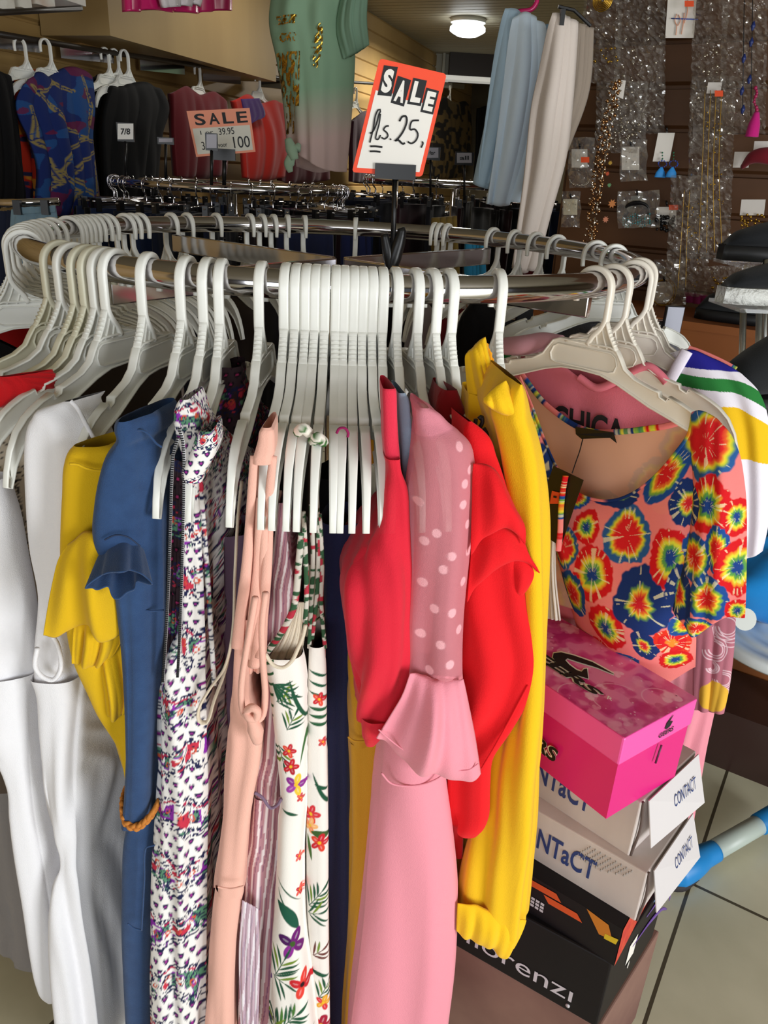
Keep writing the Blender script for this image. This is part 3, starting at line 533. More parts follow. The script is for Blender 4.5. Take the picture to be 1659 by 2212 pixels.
coons('sleeve_ruffle', [(162, 1340), (200, 1335), (262, 1340)], [(262, 1340), (264, 1380), (250, 1410), (236, 1424)], [(157, 1428), (180, 1436), (206, 1437), (236, 1424)], [(162, 1340), (157, 1428)], pm, M_MUST, d, amp=.006, seed=24, nf=3, bulge=.01, off=-.012)
coons('ruffle_tail', [(200, 1400), (230, 1395), (264, 1390)], [(264, 1390), (276, 1450), (279, 1500), (270, 1536)], [(232, 1540), (244, 1551), (258, 1546), (270, 1536)], [(200, 1400), (222, 1470), (232, 1540)], pm, M_MUST, d, amp=.006, seed=25, nf=2, bulge=.012, off=-.02)

# denim dress
d = dress('blue denim dress with puffed sleeve and braided tan belt', -.63, 315, 900); Yd = -.65
loft('bodice', [(886, 292, 338), (892, 282, 347), (910, 279, 350), (928, 284, 349), (938, 280, 340), (950, 270, 348), (1010, 243, 353), (1062, 230, 354), (1118, 224, 355), (1150, 227, 355), (1168, 240, 355), (1230, 272, 356), (1320, 286, 356), (1473, 294, 354), (1600, 295, 349), (1640, 293, 347), (1690, 290, 346), (1745, 284, 344)], Yd, -18, M_DENIM, d, depth=.3, amp=.006, seed=31, nf=4, nr=150, fwd=.044)
strand('shoulder_seam', [(278, 936), (296, 929), (316, 934), (338, 958), (350, 966)], Yd - .032, .0012, M_DENIM, d)
strand('waist_seam', [(310, 1318), (330, 1320), (354, 1318)], Yd - .03, .0011, M_DENIM, d); strand('side_seam', [(304, 1330), (307, 1450), (306, 1600), (302, 1720)], Yd - .032, .0011, M_DENIM, d)
loft('skirt', [(1742, 284, 344), (1760, 281, 343), (1816, 270, 339), (1880, 267, 334), (2006, 266, 331), (2100, 270, 331), (2212, 276, 331), (2330, 280, 332)], Yd, -18, M_DENIM, d, depth=.3, amp=.003, seed=33, nf=3)
strand('pocket_seam', [(334, 1826), (315, 1832), (312, 1900), (306, 2010)], Yd - .032, .0011, M_DENIM, d); strand('pocket_seam', [(306, 2010), (290, 2005), (276, 1995)], Yd - .032, .0011, M_DENIM, d)
# puffed sleeve end: elastic cuff and open gathered frill
A, B = at(262, 1150, Yd - .01), at(258, 1262, Yd - .07); ax = (B - A) / np.linalg.norm(B - A); e1 = RT - ax * (RT @ ax); e1 /= np.linalg.norm(e1); e2 = np.cross(ax, e1)
def frill(A, B, r0, r1, wob, k, seed, n=40, m_=72, e2s=.7, mid=None):
    V = []
    for i in range(n):
        t = i / (n - 1); r = (r0 + (r1 - r0) * t) if mid is None else np.interp(t, [0, .5, 1], [r0, mid, r1]); p = A + (B - A) * t
        for j in range(m_):
            a = 2 * pi * j / m_; w = wob * (t ** .7) * (math.sin(k * a + seed) + .5 * math.sin(2 * k * a + 2 * seed)); V.append(p + (r + w) * (cos(a) * e1 + e2s * sin(a) * e2) + ax * w * .8)
    return np.array(V), gridf(n, m_, True)
v, f = frill(at(262, 1120, Yd - .005), at(265, 1178, Yd - .018), .021, .0185, .0012, 9, 1, mid=.0235); mesh('puff_cuff', v, f, M_DENIM, d)
v, f = frill(at(265, 1172, Yd - .018), B + [0, 0, .002], .0185, .0265, .0045, 4, 2); solid(mesh('sleeve_frill', v, f, M_DENIM, d), .0012)
strand('cuff_stitching', [(226, 1166), (250, 1156), (276, 1160), (303, 1180)], Yd - .047, .0009, mat('navy_thread', '1c2c4a'), d)
tv = []
for ph in (0, 2 * pi / 3, 4 * pi / 3):
    P = spl([at(272, 1702, Yd + .01), at(263, 1735, Yd - .02), at(270, 1775, Yd - .036), (at(296, 1786, Yd - .042)), at(325, 1763, Yd - .04), at(345, 1728, Yd - .02)], 90)
    s = np.linspace(0, 9 * 2 * pi, 90) / 2 + ph; P = P + np.stack([0 * s, .0022 * np.sin(2 * s), .0034 * np.cos(s)], -1); tv.append(tube(P, .0026, 6))
v, f = cat_(*tv); mesh('braided_belt', v, f, M_TAN, d)

# paisley dresses
d = dress('white paisley print dress, shoulder over the hanger, beaded trim at the armhole', -.66, 400, 870); Yp = -.665
loft('dress_body', [(862, 388, 408), (868, 385, 413), (905, 380, 427), (940, 386, 432), (965, 392, 430), (1000, 398, 428), (1062, 398, 428), (1136, 398, 432), (1250, 396, 436), (1360, 390, 437), (1440, 362, 438), (1480, 350, 441), (1600, 348, 446), (1700, 346, 450), (1780, 343, 449), (1880, 337, 446), (2000, 333, 444), (2212, 329, 445), (2330, 328, 447)], Yp, -10, M_PRINT, d, depth=.3, amp=.006, seed=41, nr=420, ns=180, nf=6, paint=P2(lambda x, y: paisley(x, y, 0)))
coons('armhole_painted_shade', [(378, 990), (400, 1000)], [(400, 1000), (398, 1200), (392, 1360), (384, 1460)], [(356, 1460), (384, 1460)], [(378, 990), (368, 1136), (360, 1360), (356, 1460)], YP(Yp + .015), M_PRINT, d, amp=.002, paint=lambda x, y: paisley(x, y, 1, 1), m_=30, n=160)  # dark print panel stands in for the shade inside the open armhole
def beads(pts, Y, nm, par):
    P = spl([at(a, b, Y) for a, b in pts], 120); v1, f1 = tube(P, .0016, 5, flat=.6); s = [(v1, f1)]
    mesh(nm, v1, f1, M_WHITE, par); bv = [boxm(p + [0, -.0016, 0], (.0028, .0016, .0012)) for p in P[::1]]; v2, f2 = cat_(*bv); mesh('bead_trim', v2, f2, INK, par, smooth=False)
beads([(388, 925), (396, 960), (397, 1062), (394, 1200), (389, 1360), (384, 1460)], Yp - .03, 'armhole_edging', d); beads([(384, 945), (374, 985), (368, 1136), (364, 1260), (357, 1400), (352, 1470)], Yp - .02, 'armhole_edging', d)
d = dress('second paisley print dress with thin printed strap on a hanger tip', -.68, 445, 940)
loft('shoulder', [(930, 436, 458), (936, 430, 464), (960, 420, 468), (985, 410, 462), (1010, 397, 448), (1030, 396, 438), (1040, 400, 436)], -.69, -6, M_PRINT, d, depth=.16, amp=.003, seed=43, nr=160, ns=120, nf=3, paint=P2(lambda x, y: paisley(x + 9, y + 40, 2)))
def pstrap(nm, pts, Y, r, par, fn, n=120, k=8):
    P = [at(p[0], p[1], Y) for p in pts]; q = spl(pts, n); v, f = tube(P, r, k, n, .6); X = np.repeat(q[:, 0], k) + np.tile(np.linspace(-4, 4, k), n); Yq = np.repeat(q[:, 1], k); return mesh(nm, v, f, M_PRINT, par, col=fn(X, Yq))
pstrap('strap', [(432, 1030), (436, 1090), (444, 1190), (452, 1300), (458, 1400), (463, 1480)], -.66, .0030, d, lambda x, y: paisley(x * 2, y * 1.5, 1))
loft('dress_body', [(1380, 440, 470), (1480, 436, 474), (1600, 438, 462), (2212, 440, 456)], -.58, -6, M_PRINT, d, amp=.004, nr=200, ns=80, paint=P2(lambda x, y: paisley(x, y, 3)))
d = dress('dark paisley print dress deep in the rack behind the paisley pair', -.52, 480, 820)
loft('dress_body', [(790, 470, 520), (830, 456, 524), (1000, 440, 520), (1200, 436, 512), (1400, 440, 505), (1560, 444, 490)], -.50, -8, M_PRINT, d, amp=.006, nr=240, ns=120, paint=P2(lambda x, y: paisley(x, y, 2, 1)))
d = dress('plum mauve dress hanging in shade beside the peach dress', -.55, 480, 1500)
loft('dress_body', [(1150, 474, 530), (1300, 470, 530), (1500, 455, 530), (1700, 452, 510), (1900, 452, 500), (2212, 448, 490), (2330, 446, 490)], -.57, -7, M_MAUVE, d, amp=.004, seed=46)
d = dress('off-white looped strap dangling between paisley and peach dresses', -.66, 508, 1080, 'strap', None, 'dangling_strap')
v, f = tube([at(*p) for p in [(522, 1040, -.64), (514, 1120, -.66), (508, 1230, -.67), (503, 1360, -.68), (486, 1440, -.69), (452, 1490, -.69), (430, 1530, -.69), (431, 1558, -.69), (447, 1560, -.69), (462, 1515, -.68), (486, 1450, -.67), (500, 1390, -.665)]], .0036, 8, 90, .45); mesh('strap_loop', v, f, M_CREAM, d)

# peach dress
d = dress('peach dress with knotted tank straps looped over a hanger tip', -.68, 575, 930); Yq = -.69
loft('strap', [(922, 566, 586), (928, 561, 592), (950, 556, 594), (975, 549, 594), (985, 546, 590), (1000, 545, 588)], Yq, -4, M_PEACH, d, depth=.12, amp=.002, seed=50, nf=2)
for pts in ([(549, 985), (544, 1060), (539, 1136), (532, 1230), (520, 1330), (512, 1400)], [(590, 985), (583, 1060), (581, 1136), (576, 1230), (567, 1330), (563, 1420)], [(562, 1075), (560, 1140), (556, 1230), (548, 1330), (536, 1420)], [(572, 1080), (571, 1160), (566, 1260), (558, 1360), (548, 1440)]):
    v, f = tube([at(a, b, Yq - .004 * (i % 2)) for i, (a, b) in enumerate(pts)], [.0040, .0046, .006, .0065], 10, 60, .6); mesh('strap', v, f, M_PEACH, d)
coons('bodice_side', [(549, 1000), (584, 1000)], [(584, 1000), (577, 1230), (560, 1450)], [(512, 1450), (560, 1450)], [(549, 1000), (532, 1230), (512, 1450)], YP(Yq + .015), M_PEACH, d, amp=.006, nf=3, seed=51)
loft('bodice', [(1330, 514, 562), (1400, 505, 540), (1500, 500, 538), (1560, 498, 556), (1584, 498, 566), (1640, 494, 560), (1690, 490, 550), (1753, 485, 540), (1830, 477, 533), (1913, 468, 527), (1918, 468, 527)], Yq + .008, -4, M_PEACH, d, depth=.24, amp=.006, seed=52, nf=4.5)
strand('strap_loop', [(552, 1290), (540, 1360), (525, 1450), (521, 1500), (526, 1540), (540, 1556), (556, 1558), (568, 1545), (573, 1500), (568, 1430), (566, 1350), (574, 1280)], Yq - .028, .0036, M_PEACH, d, res=70)
v, f = cat_(tube([at(533, 1535, Yq - .03), at(545, 1528, Yq - .036), at(556, 1536, Yq - .036), at(552, 1552, Yq - .034), at(538, 1550, Yq - .034), at(531, 1538, Yq - .03)], .0045, 8, 30), tube([at(540, 1545, Yq - .03), at(550, 1570, Yq - .03), at(556, 1600, Yq - .02)], [.005, .009, .006], 10, 14)); mesh('strap_knot', v, f, M_PEACH, d)
strand('waist_seam', [(470, 1916), (498, 1920), (526, 1914)], Yq - .022, .0012, M_PEACH, d)
loft('skirt', [(1914, 468, 526), (1960, 463, 520), (2006, 460, 513), (2080, 456, 508), (2212, 449, 506), (2330, 446, 508)], Yq + .006, -4, M_PEACH, d, depth=.24, amp=.006, seed=54, nf=4)

# striped dress
def stripes(x, y):
    q = x + .10 * (y - 1700) + 7 * vn(y / 60, x / 40, 3); C = base_col(x.shape, 'b4838c'); t = q % 15
    C = blend(C, (t < 4.5), 'ece0e0'); C = blend(C, (t > 7.5) & (t < 9), '8a5a72'); return C
d = dress('dusty pink and white striped dress with small pocket', -.66, 590, 1300)
loft('bodice', [(1085, 602, 612), (1150, 594, 618), (1210, 585, 625), (1312, 574, 640), (1407, 570, 625), (1500, 566, 618), (1582, 560, 612), (1690, 548, 612), (1715, 547, 612)], -.655, -3, M_PRINT, d, amp=.004, seed=56, nr=200, ns=150, paint=P2(stripes))
strand('gathered_waist', [(550, 1712), (566, 1722), (584, 1745), (598, 1740), (608, 1725)], -.69, .002, M_MAUVE, d)
loft('skirt', [(1710, 547, 612), (1787, 535, 610), (1870, 528, 606), (1943, 524, 602), (2033, 512, 596), (2120, 512, 588), (2212, 518, 586), (2330, 520, 586)], -.655, -3, M_PRINT, d, amp=.006, seed=57, nr=240, ns=150, paint=P2(stripes))
coons('pocket', [(524, 1944), (540, 1952), (558, 1962)], [(558, 1962), (560, 2080), (556, 2230)], [(520, 2230), (556, 2230)], [(524, 1944), (517, 2060), (520, 2230)], YP(-.69), M_PRINT, d, amp=.002, paint=lambda x, y: blend(stripes(x, y), (x > 0) * 1., 'd8d4e4', .35), n=80, m_=60)

# floral dresses
d = dress('white tropical floral dress with V neckline, left of its pair', -.69, 640, 1180)
loft('dress_body', [(1408, 574, 655), (1430, 575, 660), (1470, 584, 664), (1520, 590, 664), (1623, 602, 664), (1700, 609, 664), (1735, 610, 664), (1760, 606, 662), (1828, 604, 658), (1930, 598, 658), (2010, 592, 662), (2074, 586, 672), (2212, 582, 688), (2330, 580, 700)], -.685, -1, M_PRINT, d, amp=.004, seed=61, nr=620, ns=260, nf=3.5, paint=P2(floral1), depth=.3)
strand('neckline_edge', [(573, 1412), (590, 1436), (611, 1442), (630, 1428), (643, 1402), (654, 1375), (660, 1350)], -.716, .0022, M_PRINT, d).data.color_attributes.new('Col', 'FLOAT_COLOR', 'POINT').data.foreach_set('color', np.tile([*hexc('efe6dc'), 1], 240).astype(np.float32)) if False else None
strand('neckline_edge', [(573, 1412), (590, 1436), (611, 1442), (630, 1428), (643, 1402), (654, 1375), (660, 1350)], -.716, .0022, M_CREAM, d)
coons('neckline_lining', [(640, 1300), (656, 1300)], [(656, 1300), (658, 1370), (648, 1420)], [(580, 1425), (648, 1420)], [(640, 1300), (610, 1372), (580, 1425)], YP(-.67), M_CREAM, d, amp=.002)
FS = lambda x, y: blend(blend(base_col(x.shape, 'cfc8bc'), vn(x / 4, y / 9, 5) > .55, '34563a'), vn(x / 5, y / 14, 6) > .72, 'b03040')
pstrap('strap', [(652, 1150), (646, 1210), (640, 1280), (632, 1320), (606, 1370), (578, 1408)], -.69, .0036, d, FS); pstrap('strap', [(655, 1105), (660, 1200), (662, 1300), (656, 1370)], -.69, .0026, d, FS)
d = dress('white tropical floral dress, right of its pair beside the navy dress', -.68, 690, 1200)
loft('dress_body', [(1392, 668, 700), (1430, 667, 704), (1500, 665, 705), (1600, 664, 704), (1700, 661, 705), (1800, 660, 706), (1930, 661, 707), (2074, 668, 709), (2212, 680, 711), (2330, 684, 713)], -.675, 0, M_PRINT, d, amp=.003, seed=63, nr=560, ns=160, nf=3, paint=P2(floral2), depth=.3)
for q in ([(672, 1090), (676, 1200), (672, 1310), (668, 1400)], [(690, 1110), (696, 1220), (694, 1300), (702, 1400)], [(684, 1060), (688, 1180), (684, 1290), (674, 1380)]): pstrap('strap', q, -.675, .0024, d, FS)
for i, (xa, col, s) in enumerate([(625, 'dusty pink', 'b8808c'), (606, 'beige', 'c8a898'), (617, 'rose', 'a86a78')]):
    o = strand('spaghetti_strap', [(xa, 1060), (xa - 3, 1130), (xa + 2, 1200), (xa - 1, 1290)], -.64 + .01 * i, .0016, fabric('strap_' + s, s)); tag(o, 'thin %s spaghetti strap hanging under the hanger bunch' % col, 'strap', 'spaghetti straps under the bunch')
for nm, c0, a, b_, lab in [('floral_loop', 'e9e4d8', (687, 945), (690, 985), 'green leaf print strap knotted round a hanger in the bunch'), ('floral_loop', 'efe8dc', (655, 925), (659, 955), 'white printed strap wrapped on the left of the bunch')]:
    v, f = tube([at(a[0] - 11, a[1] + 8, -.655), at(*a, -.672), at(a[0] + 12, a[1] + 10, -.66)], .0055, 8, 16); q = v @ np.array([900, 300, 900]); o = mesh('printed_strap', v, f, M_PRINT, col=blend(base_col((len(v),), c0), vn(v[:, 0] * 300, v[:, 2] * 260, 4) > .56, '3e6a34'), base=v[0]); tag(o, lab, 'strap')
o = strand('hair_tie', [(727, 936), (733, 926), (745, 925), (752, 935), (751, 944)], -.685, .0014, fabric('magenta_elastic', '8c1450')); tag(o, 'magenta elastic band round a hanger arm in the bunch', 'elastic')

# dark and ochre garments in the middle gap
d = dress('navy blue dress hanging below the middle of the bunch', -.60, 730, 1300)
loft('dress_body', [(1120, 690, 780), (1300, 700, 762), (1500, 704, 756), (1800, 708, 757), (2000, 709, 756), (2212, 710, 748), (2330, 711, 746)], -.61, 0, M_NAVY, d, amp=.005, seed=66)
d = dress('black top in the dark gap under the bunch', -.55, 720, 1200, 'top')
loft('top_body', [(1020, 680, 800), (1200, 690, 790), (1400, 700, 770), (1560, 705, 760)], -.53, 0, M_BLACK, d, amp=.005)
d = dress('maroon top edge showing left of the navy dress', -.58, 700, 1340, 'top')
loft('top_body', [(1200, 696, 716), (1340, 698, 720), (1420, 702, 722), (1460, 704, 716)], -.60, 0, M_MAROON, d, amp=.004)
d = dress('ochre yellow dress between the navy and pink dresses', -.60, 780, 1500)
loft('bodice', [(1300, 760, 820), (1420, 752, 820), (1500, 750, 830), (1588, 751, 836), (1592, 751, 836)], -.62, 2, M_OCHRE, d, amp=.004, seed=68); strand('waist_seam', [(752, 1592), (765, 1600), (790, 1601), (812, 1598)], -.652, .0013, M_OCHRE, d)
loft('skirt', [(1590, 751, 836), (1700, 757, 836), (1800, 756, 835), (2000, 750, 815), (2212, 742, 795), (2330, 738, 790)], -.62, 2, M_OCHRE, d, amp=.005, seed=69)
o = coons('shoulder_band', [(790, 945), (806, 950)], [(806, 950), (806, 1000)], [(792, 1010), (806, 1000)], [(790, 945), (792, 1010)], YP(-.63), fabric('orange_cloth', 'd8961c'), amp=.001, n=10, m_=10); tag(o, 'small orange shoulder piece behind the right of the bunch', 'fabric')

# coral chiffon top
d = dress('sheer coral red top with narrow shoulder band, beside the bunch', -.68, 842, 845, 'top'); Yc = -.70
loft('shoulder_band', [(838, 828, 853), (842, 826, 856), (900, 828, 858), (950, 829, 861), (990, 832, 864), (994, 832, 864)], Yc + .01, 5, M_CORALB, d, depth=.05, amp=.001, nf=2, seed=71)
loft('top_body', [(990, 833, 864), (1013, 838, 866), (1054, 834, 880), (1120, 826, 884), (1150, 808, 885), (1185, 787, 886), (1225, 760, 888), (1255, 744, 888), (1285, 741, 888), (1330, 746, 886), (1407, 758, 882), (1460, 768, 872), (1517, 776, 858), (1554, 779, 848)], Yc, 5, M_CORAL, d, depth=.2, amp=.007, seed=72, nf=5)
loft('side_tie', [(1545, 779, 850), (1575, 782, 836), (1600, 786, 816), (1609, 790, 808)], Yc - .004, 5, M_CORAL, d, depth=.03, amp=.002)
d = dress('pale blue strap between the coral top and the pink dress', -.65, 870, 860, 'strap', None, 'blue_strap')
loft('strap_body', [(848, 860, 874), (856, 858, 880), (900, 861, 886), (960, 866, 890), (1000, 868, 894), (1060, 874, 894), (1200, 880, 893), (1400, 870, 888)], -.655, 7, M_PALEB, d, depth=.2, amp=.002)

# pink dress with sheer dotted sleeve
d = dress('pink dress with sheer polka-dot mesh sleeve and flared cuff', -.68, 915, 885); Yk = -.70
DOTS = [(982, 952), (1009, 1003), (991, 1028), (986, 1070), (1002, 1117), (929, 1130), (960, 1176), (943, 1205), (993, 1240), (962, 1297), (982, 1340), (938, 1364), (958, 1407), (895, 1070), (902, 1240), (915, 1425), (925, 1290), (1010, 1180), (905, 1150), (898, 1350)]
def mesh_dots(x, y):
    C = base_col(x.shape, 'ec949e'); C[..., 3] = .68
    m_ = np.zeros(x.shape)
    for a, b in DOTS: m_ = np.maximum(m_, soft(np.hypot(x - a, y - b) - 10, 2.5))
    C = blend(C, m_, 'f7b4bc'); C[..., 3] = np.maximum(C[..., 3], m_); top = soft(y - 940 + (x - 900) * .2, 12) ; C = blend(C, top, 'ec93a2'); C[..., 3] = np.maximum(C[..., 3], top * .92)
    hem = soft(abs(y - 1455) - 12, 4) * .9; C[..., 3] = np.maximum(C[..., 3], hem); return C
loft('mesh_sleeve', [(880, 906, 926), (886, 900, 938), (911, 900, 966), (952, 897, 1011), (993, 893, 1023), (1054, 884, 1023), (1087, 884, 1021), (1150, 884, 1018), (1210, 885, 1012), (1333, 880, 1001), (1440, 885, 998), (1468, 884, 999)], Yk, 9, M_MESH, d, depth=.10, amp=.005, seed=81, nr=330, ns=200, nf=4, paint=P2(mesh_dots))
loft('inner_arm', [(900, 905, 935), (1000, 900, 950), (1150, 890, 945), (1400, 888, 930)], Yk + .06, 9, M_PINK, d, depth=.2, amp=.003)
coons('flared_cuff', [(885, 1452), (920, 1462), (960, 1468), (999, 1466)], [(999, 1466), (1010, 1520), (1024, 1590), (1036, 1668)], [(812, 1584), (840, 1610), (869, 1636), (935, 1671), (970, 1679), (1010, 1681), (1036, 1668)], [(885, 1452), (870, 1490), (840, 1540), (812, 1584)], YP(Yk - .022), M_PINK, d, amp=.010, seed=83, nf=2.2, bulge=.028, n=70, m_=90)
coons('flared_cuff_back', [(890, 1455), (996, 1462)], [(996, 1462), (1005, 1540), (985, 1620)], [(830, 1590), (890, 1640), (985, 1640)], [(890, 1455), (860, 1530), (830, 1590)], YP(Yk + .012), M_PINK, d, amp=.004, seed=84)
strand('cuff_hem', [(818, 1576), (845, 1600), (875, 1622), (935, 1655), (975, 1663), (1010, 1664), (1033, 1650)], Yk - .034, .0009, M_PINK, d, res=60)
loft('skirt', [(1540, 832, 945), (1602, 829, 955), (1684, 820, 964), (1787, 808, 978), (1910, 795, 989), (1992, 787, 988), (2074, 778, 984), (2212, 762, 968), (2330, 752, 955)], Yk + .02, 8, M_PINK, d, depth=.3, amp=.0045, seed=85, nf=2.6)
strand('yoke_seam', [(824, 1670), (845, 1692), (880, 1698), (915, 1694), (945, 1682), (962, 1668)], Yk - .012, .0012, M_PINK, d)

# red ruffled dress
d = dress('bright red dress with draped double ruffle shoulder', -.66, 1025, 915); Yr = -.676
loft('dress_body', [(910, 1012, 1018), (918, 1006, 1030), (935, 1002, 1049), (985, 1000, 1070), (1046, 1000, 1090), (1120, 1000, 1112), (1210, 1000, 1122), (1300, 996, 1130), (1360, 992, 1143), (1407, 990, 1151), (1440, 988, 1148), (1472, 985, 1138), (1520, 982, 1115), (1560, 980, 1094), (1623, 975, 1060), (1680, 975, 1054), (1746, 976, 1052), (1780, 982, 1040), (1797, 990, 1028)], Yr, 14, M_RED, d, depth=.26, amp=.008, seed=91, nf=3.4)
loft('underskirt', [(1700, 965, 1010), (1800, 975, 1000), (1850, 982, 998)], Yr + .03, 14, fabric('deep_red_crepe', 'b80c18'), d, depth=.1, amp=.002)
pr_ = YP(Yr - .034)
coons('shoulder_ruffle', [(1022, 1000), (1060, 1010), (1088, 1046)], [(1088, 1046), (1112, 1100), (1133, 1140), (1136, 1178)], [(1016, 1196), (1040, 1165), (1070, 1142), (1092, 1136), (1116, 1150), (1136, 1178)], [(1022, 1000), (1020, 1100), (1016, 1196)], pr_, M_RED, d, off=.004, amp=.003, nf=1.5, bulge=.014, seed=93)
coons('shoulder_ruffle', [(1020, 1150), (1070, 1130), (1128, 1160)], [(1128, 1160), (1142, 1200), (1166, 1236)], [(1008, 1300), (1030, 1262), (1065, 1228), (1104, 1208), (1140, 1216), (1166, 1236)], [(1020, 1150), (1016, 1220), (1008, 1300)], pr_, M_RED, d, off=-.006, amp=.003, nf=1.5, bulge=.016, seed=94)
coons('ruffle_fold', [(1098, 1204), (1130, 1208), (1166, 1236)], [(1166, 1236), (1150, 1258), (1124, 1290)], [(1112, 1270), (1124, 1290)], [(1098, 1204), (1112, 1270)], pr_, M_RED, d, off=-.012, amp=.002, nf=1, bulge=.008, seed=95, n=30, m_=30)
strand('side_seam', [(1140, 1480), (1100, 1556), (1070, 1610), (1040, 1660)], Yr - .03, .0012, M_RED, d)
d = dress('dark red top behind the red ruffled dress hanger', -.56, 965, 880, 'top')
loft('top_body', [(840, 955, 985), (880, 940, 1000), (960, 935, 1020), (1100, 930, 1030), (1400, 920, 1010)], -.58, 12, fabric('dark_red_cloth', '8c1018'), d, amp=.004)

# yellow hoodie
d = dress('yellow hooded sweatshirt with long ribbed-cuff sleeve', -.62, 1095, 810, 'hoodie'); Yy = -.65
loft('sleeve', [(802, 1084, 1097), (806, 1078, 1102), (844, 1052, 1121), (875, 1046, 1127), (906, 1055, 1137), (944, 1064, 1147), (1002, 1074, 1157), (1103, 1086, 1165), (1230, 1100, 1166), (1355, 1108, 1166), (1480, 1095, 1166), (1560, 1072, 1165), (1636, 1052, 1161), (1758, 1032, 1156), (1850, 1002, 1147), (1948, 990, 1137), (1956, 990, 1136)], Yy, 6, M_YEL, d, depth=.12, amp=.010, seed=101, nf=4, fwd=.052, nr=150)
coons('ribbed_cuff', [(988, 1950), (1030, 1956), (1075, 1975), (1137, 1988)], [(1137, 1988), (1130, 2012), (1112, 2050)], [(986, 2008), (1010, 2026), (1060, 2044), (1085, 2066), (1112, 2050)], [(988, 1950), (986, 2008)], YP(Yy - .045), M_YEL, d, amp=.004, seed=103, nf=3, bulge=.012)
coons('ribbed_cuff', [(990, 1950), (1137, 1960)], [(1137, 1960), (1128, 2010)], [(992, 2005), (1090, 2050), (1128, 2010)], [(990, 1950), (992, 2005)], YP(Yy + .02), M_YEL, d, amp=.002, seed=104)
coons('hood', [(1005, 768), (1022, 752), (1046, 728)], [(1046, 728), (1056, 778), (1072, 806), (1074, 850)], [(1024, 940), (1050, 935), (1074, 850)], [(1005, 768), (1012, 850), (1024, 940)], YP(Yy + .05), M_YEL, d, amp=.006, seed=105, nf=2, bulge=.02)
coons('hood_lining', [(1046, 728), (1060, 760), (1072, 800)], [(1072, 800), (1070, 840)], [(1056, 850), (1070, 840)], [(1046, 728), (1050, 800), (1056, 850)], YP(Yy + .055), fabric('orange_lining', 'f0a010'), d, amp=.002, n=30, m_=30)
loft('hoodie_body', [(850, 1015, 1070), (900, 1012, 1080), (1000, 1010, 1090), (1200, 1010, 1110), (1500, 1010, 1110), (1650, 1010, 1080)], Yy + .045, 10, M_YEL, d, depth=.3, amp=.006, seed=106)
for i, pp in enumerate([[(1028, 905), (1026, 920)], [(1034, 905), (1040, 900), (1042, 912), (1036, 925)], [(1045, 925), (1052, 940), (1050, 960)]]): strand('chest_lettering', pp, Yy - .002, .0022, INK, d, res=12)
coons('shoulder_fold', [(1046, 862), (1072, 836), (1092, 822)], [(1092, 822), (1112, 868), (1127, 896), (1138, 908)], [(1046, 866), (1075, 888), (1108, 897), (1138, 908)], [(1046, 862), (1046, 866)], YP(Yy - .042), M_YEL, d, amp=.003, seed=107, bulge=.008, nf=1.5)
# ------------------------------------------------------------------ right side: tops facing the viewer
def hplane(phi, psi):
    p = np.array([RING_R * sin(rad(phi)), -RING_R * cos(rad(phi)), 0]); return Plane(p, 180 - psi)
PT = hplane(42, 44); PC = hplane(48, 50); PS = hplane(59, 60)
d = thing('tie_dye_top', 'pink top printed with round tie-dye bursts, on the ivory hanger at the right', 'top', PT(1300, 1000), 'tops at the right end of the rail')
tl = [(1122, 812), (1150, 880), (1186, 975), (1215, 1030), (1251, 1067), (1295, 1081), (1334, 1079), (1378, 1059), (1421, 1023), (1462, 975), (1487, 938), (1497, 893)]
coons('front_panel', tl, [(1497, 893), (1516, 1000), (1506, 1150), (1480, 1300), (1452, 1420), (1420, 1520)], [(1186, 1500), (1250, 1540), (1330, 1560), (1420, 1520)], [(1122, 812), (1140, 900), (1170, 1030), (1190, 1150), (1196, 1300), (1186, 1500)], PT, M_PRINT, d, off=.014, amp=.007, seed=111, nf=1.6, bulge=.02, n=420, m_=330, paint=tiedye, off2=lambda u, v: -.13 * np.clip((v - .45) / .55, 0, 1) ** 1.5)
nk = [(1126, 806), (1168, 862), (1208, 897), (1248, 922), (1280, 932), (1313, 934), (1360, 931), (1400, 926), (1440, 920), (1478, 908), (1497, 896)]
M_PEACHIN = mat('faded_print_inside', rough=.9, vcol=True, spec=.1)
def inside(x, y): C = tiedye(x + 40, y - 20); b = base_col(x.shape, 'dcae8c'); b[..., :3] = b[..., :3] * .84 + C[..., :3] * .16; return b
coons('back_panel', nk, [(1497, 896), (1500, 1000), (1480, 1200)], [(1190, 1300), (1300, 1320), (1480, 1200)], [(1126, 806), (1150, 950), (1190, 1300)], PT, M_PEACHIN, d, off=-.028, amp=.003, seed=113, nf=2, n=120, m_=120, paint=inside)
def edge_strip(nm, pts, pl, off, r, par, fn, n=140, k=8, flat=.5):
    q = spl(pts, n); P = [pl(a, b, off) for a, b in q]; v, f = tube(P, r, k, None, flat); X = np.repeat(q[:, 0], k); Yq = np.repeat(q[:, 1], k); return mesh(nm, v, f, M_PRINT, par, col=fn(X, Yq), base=P[0])
edge_strip('neckline_trim', nk, PT, -.024, .0042, d, lambda x, y: tiedye(x * 1.7 - 800, y * 1.4 - 200)); edge_strip('neckline_trim', tl, PT, .018, .0022, d, lambda x, y: tiedye(x, y + 8))
coons('sleeve', [(1496, 890), (1512, 888), (1535, 898), (1560, 918), (1580, 942)], [(1580, 942), (1596, 980), (1604, 1020), (1611, 1090), (1611, 1247), (1609, 1334)], [(1456, 1316), (1480, 1345), (1497, 1374), (1520, 1360), (1545, 1342), (1570, 1330), (1609, 1334)], [(1496, 890), (1494, 960), (1500, 1060), (1488, 1180), (1456, 1316)], PT, M_PRINT, d, off=.03, amp=.006, seed=115, nf=1.7, bulge=.03, n=330, m_=150, paint=tiedye)
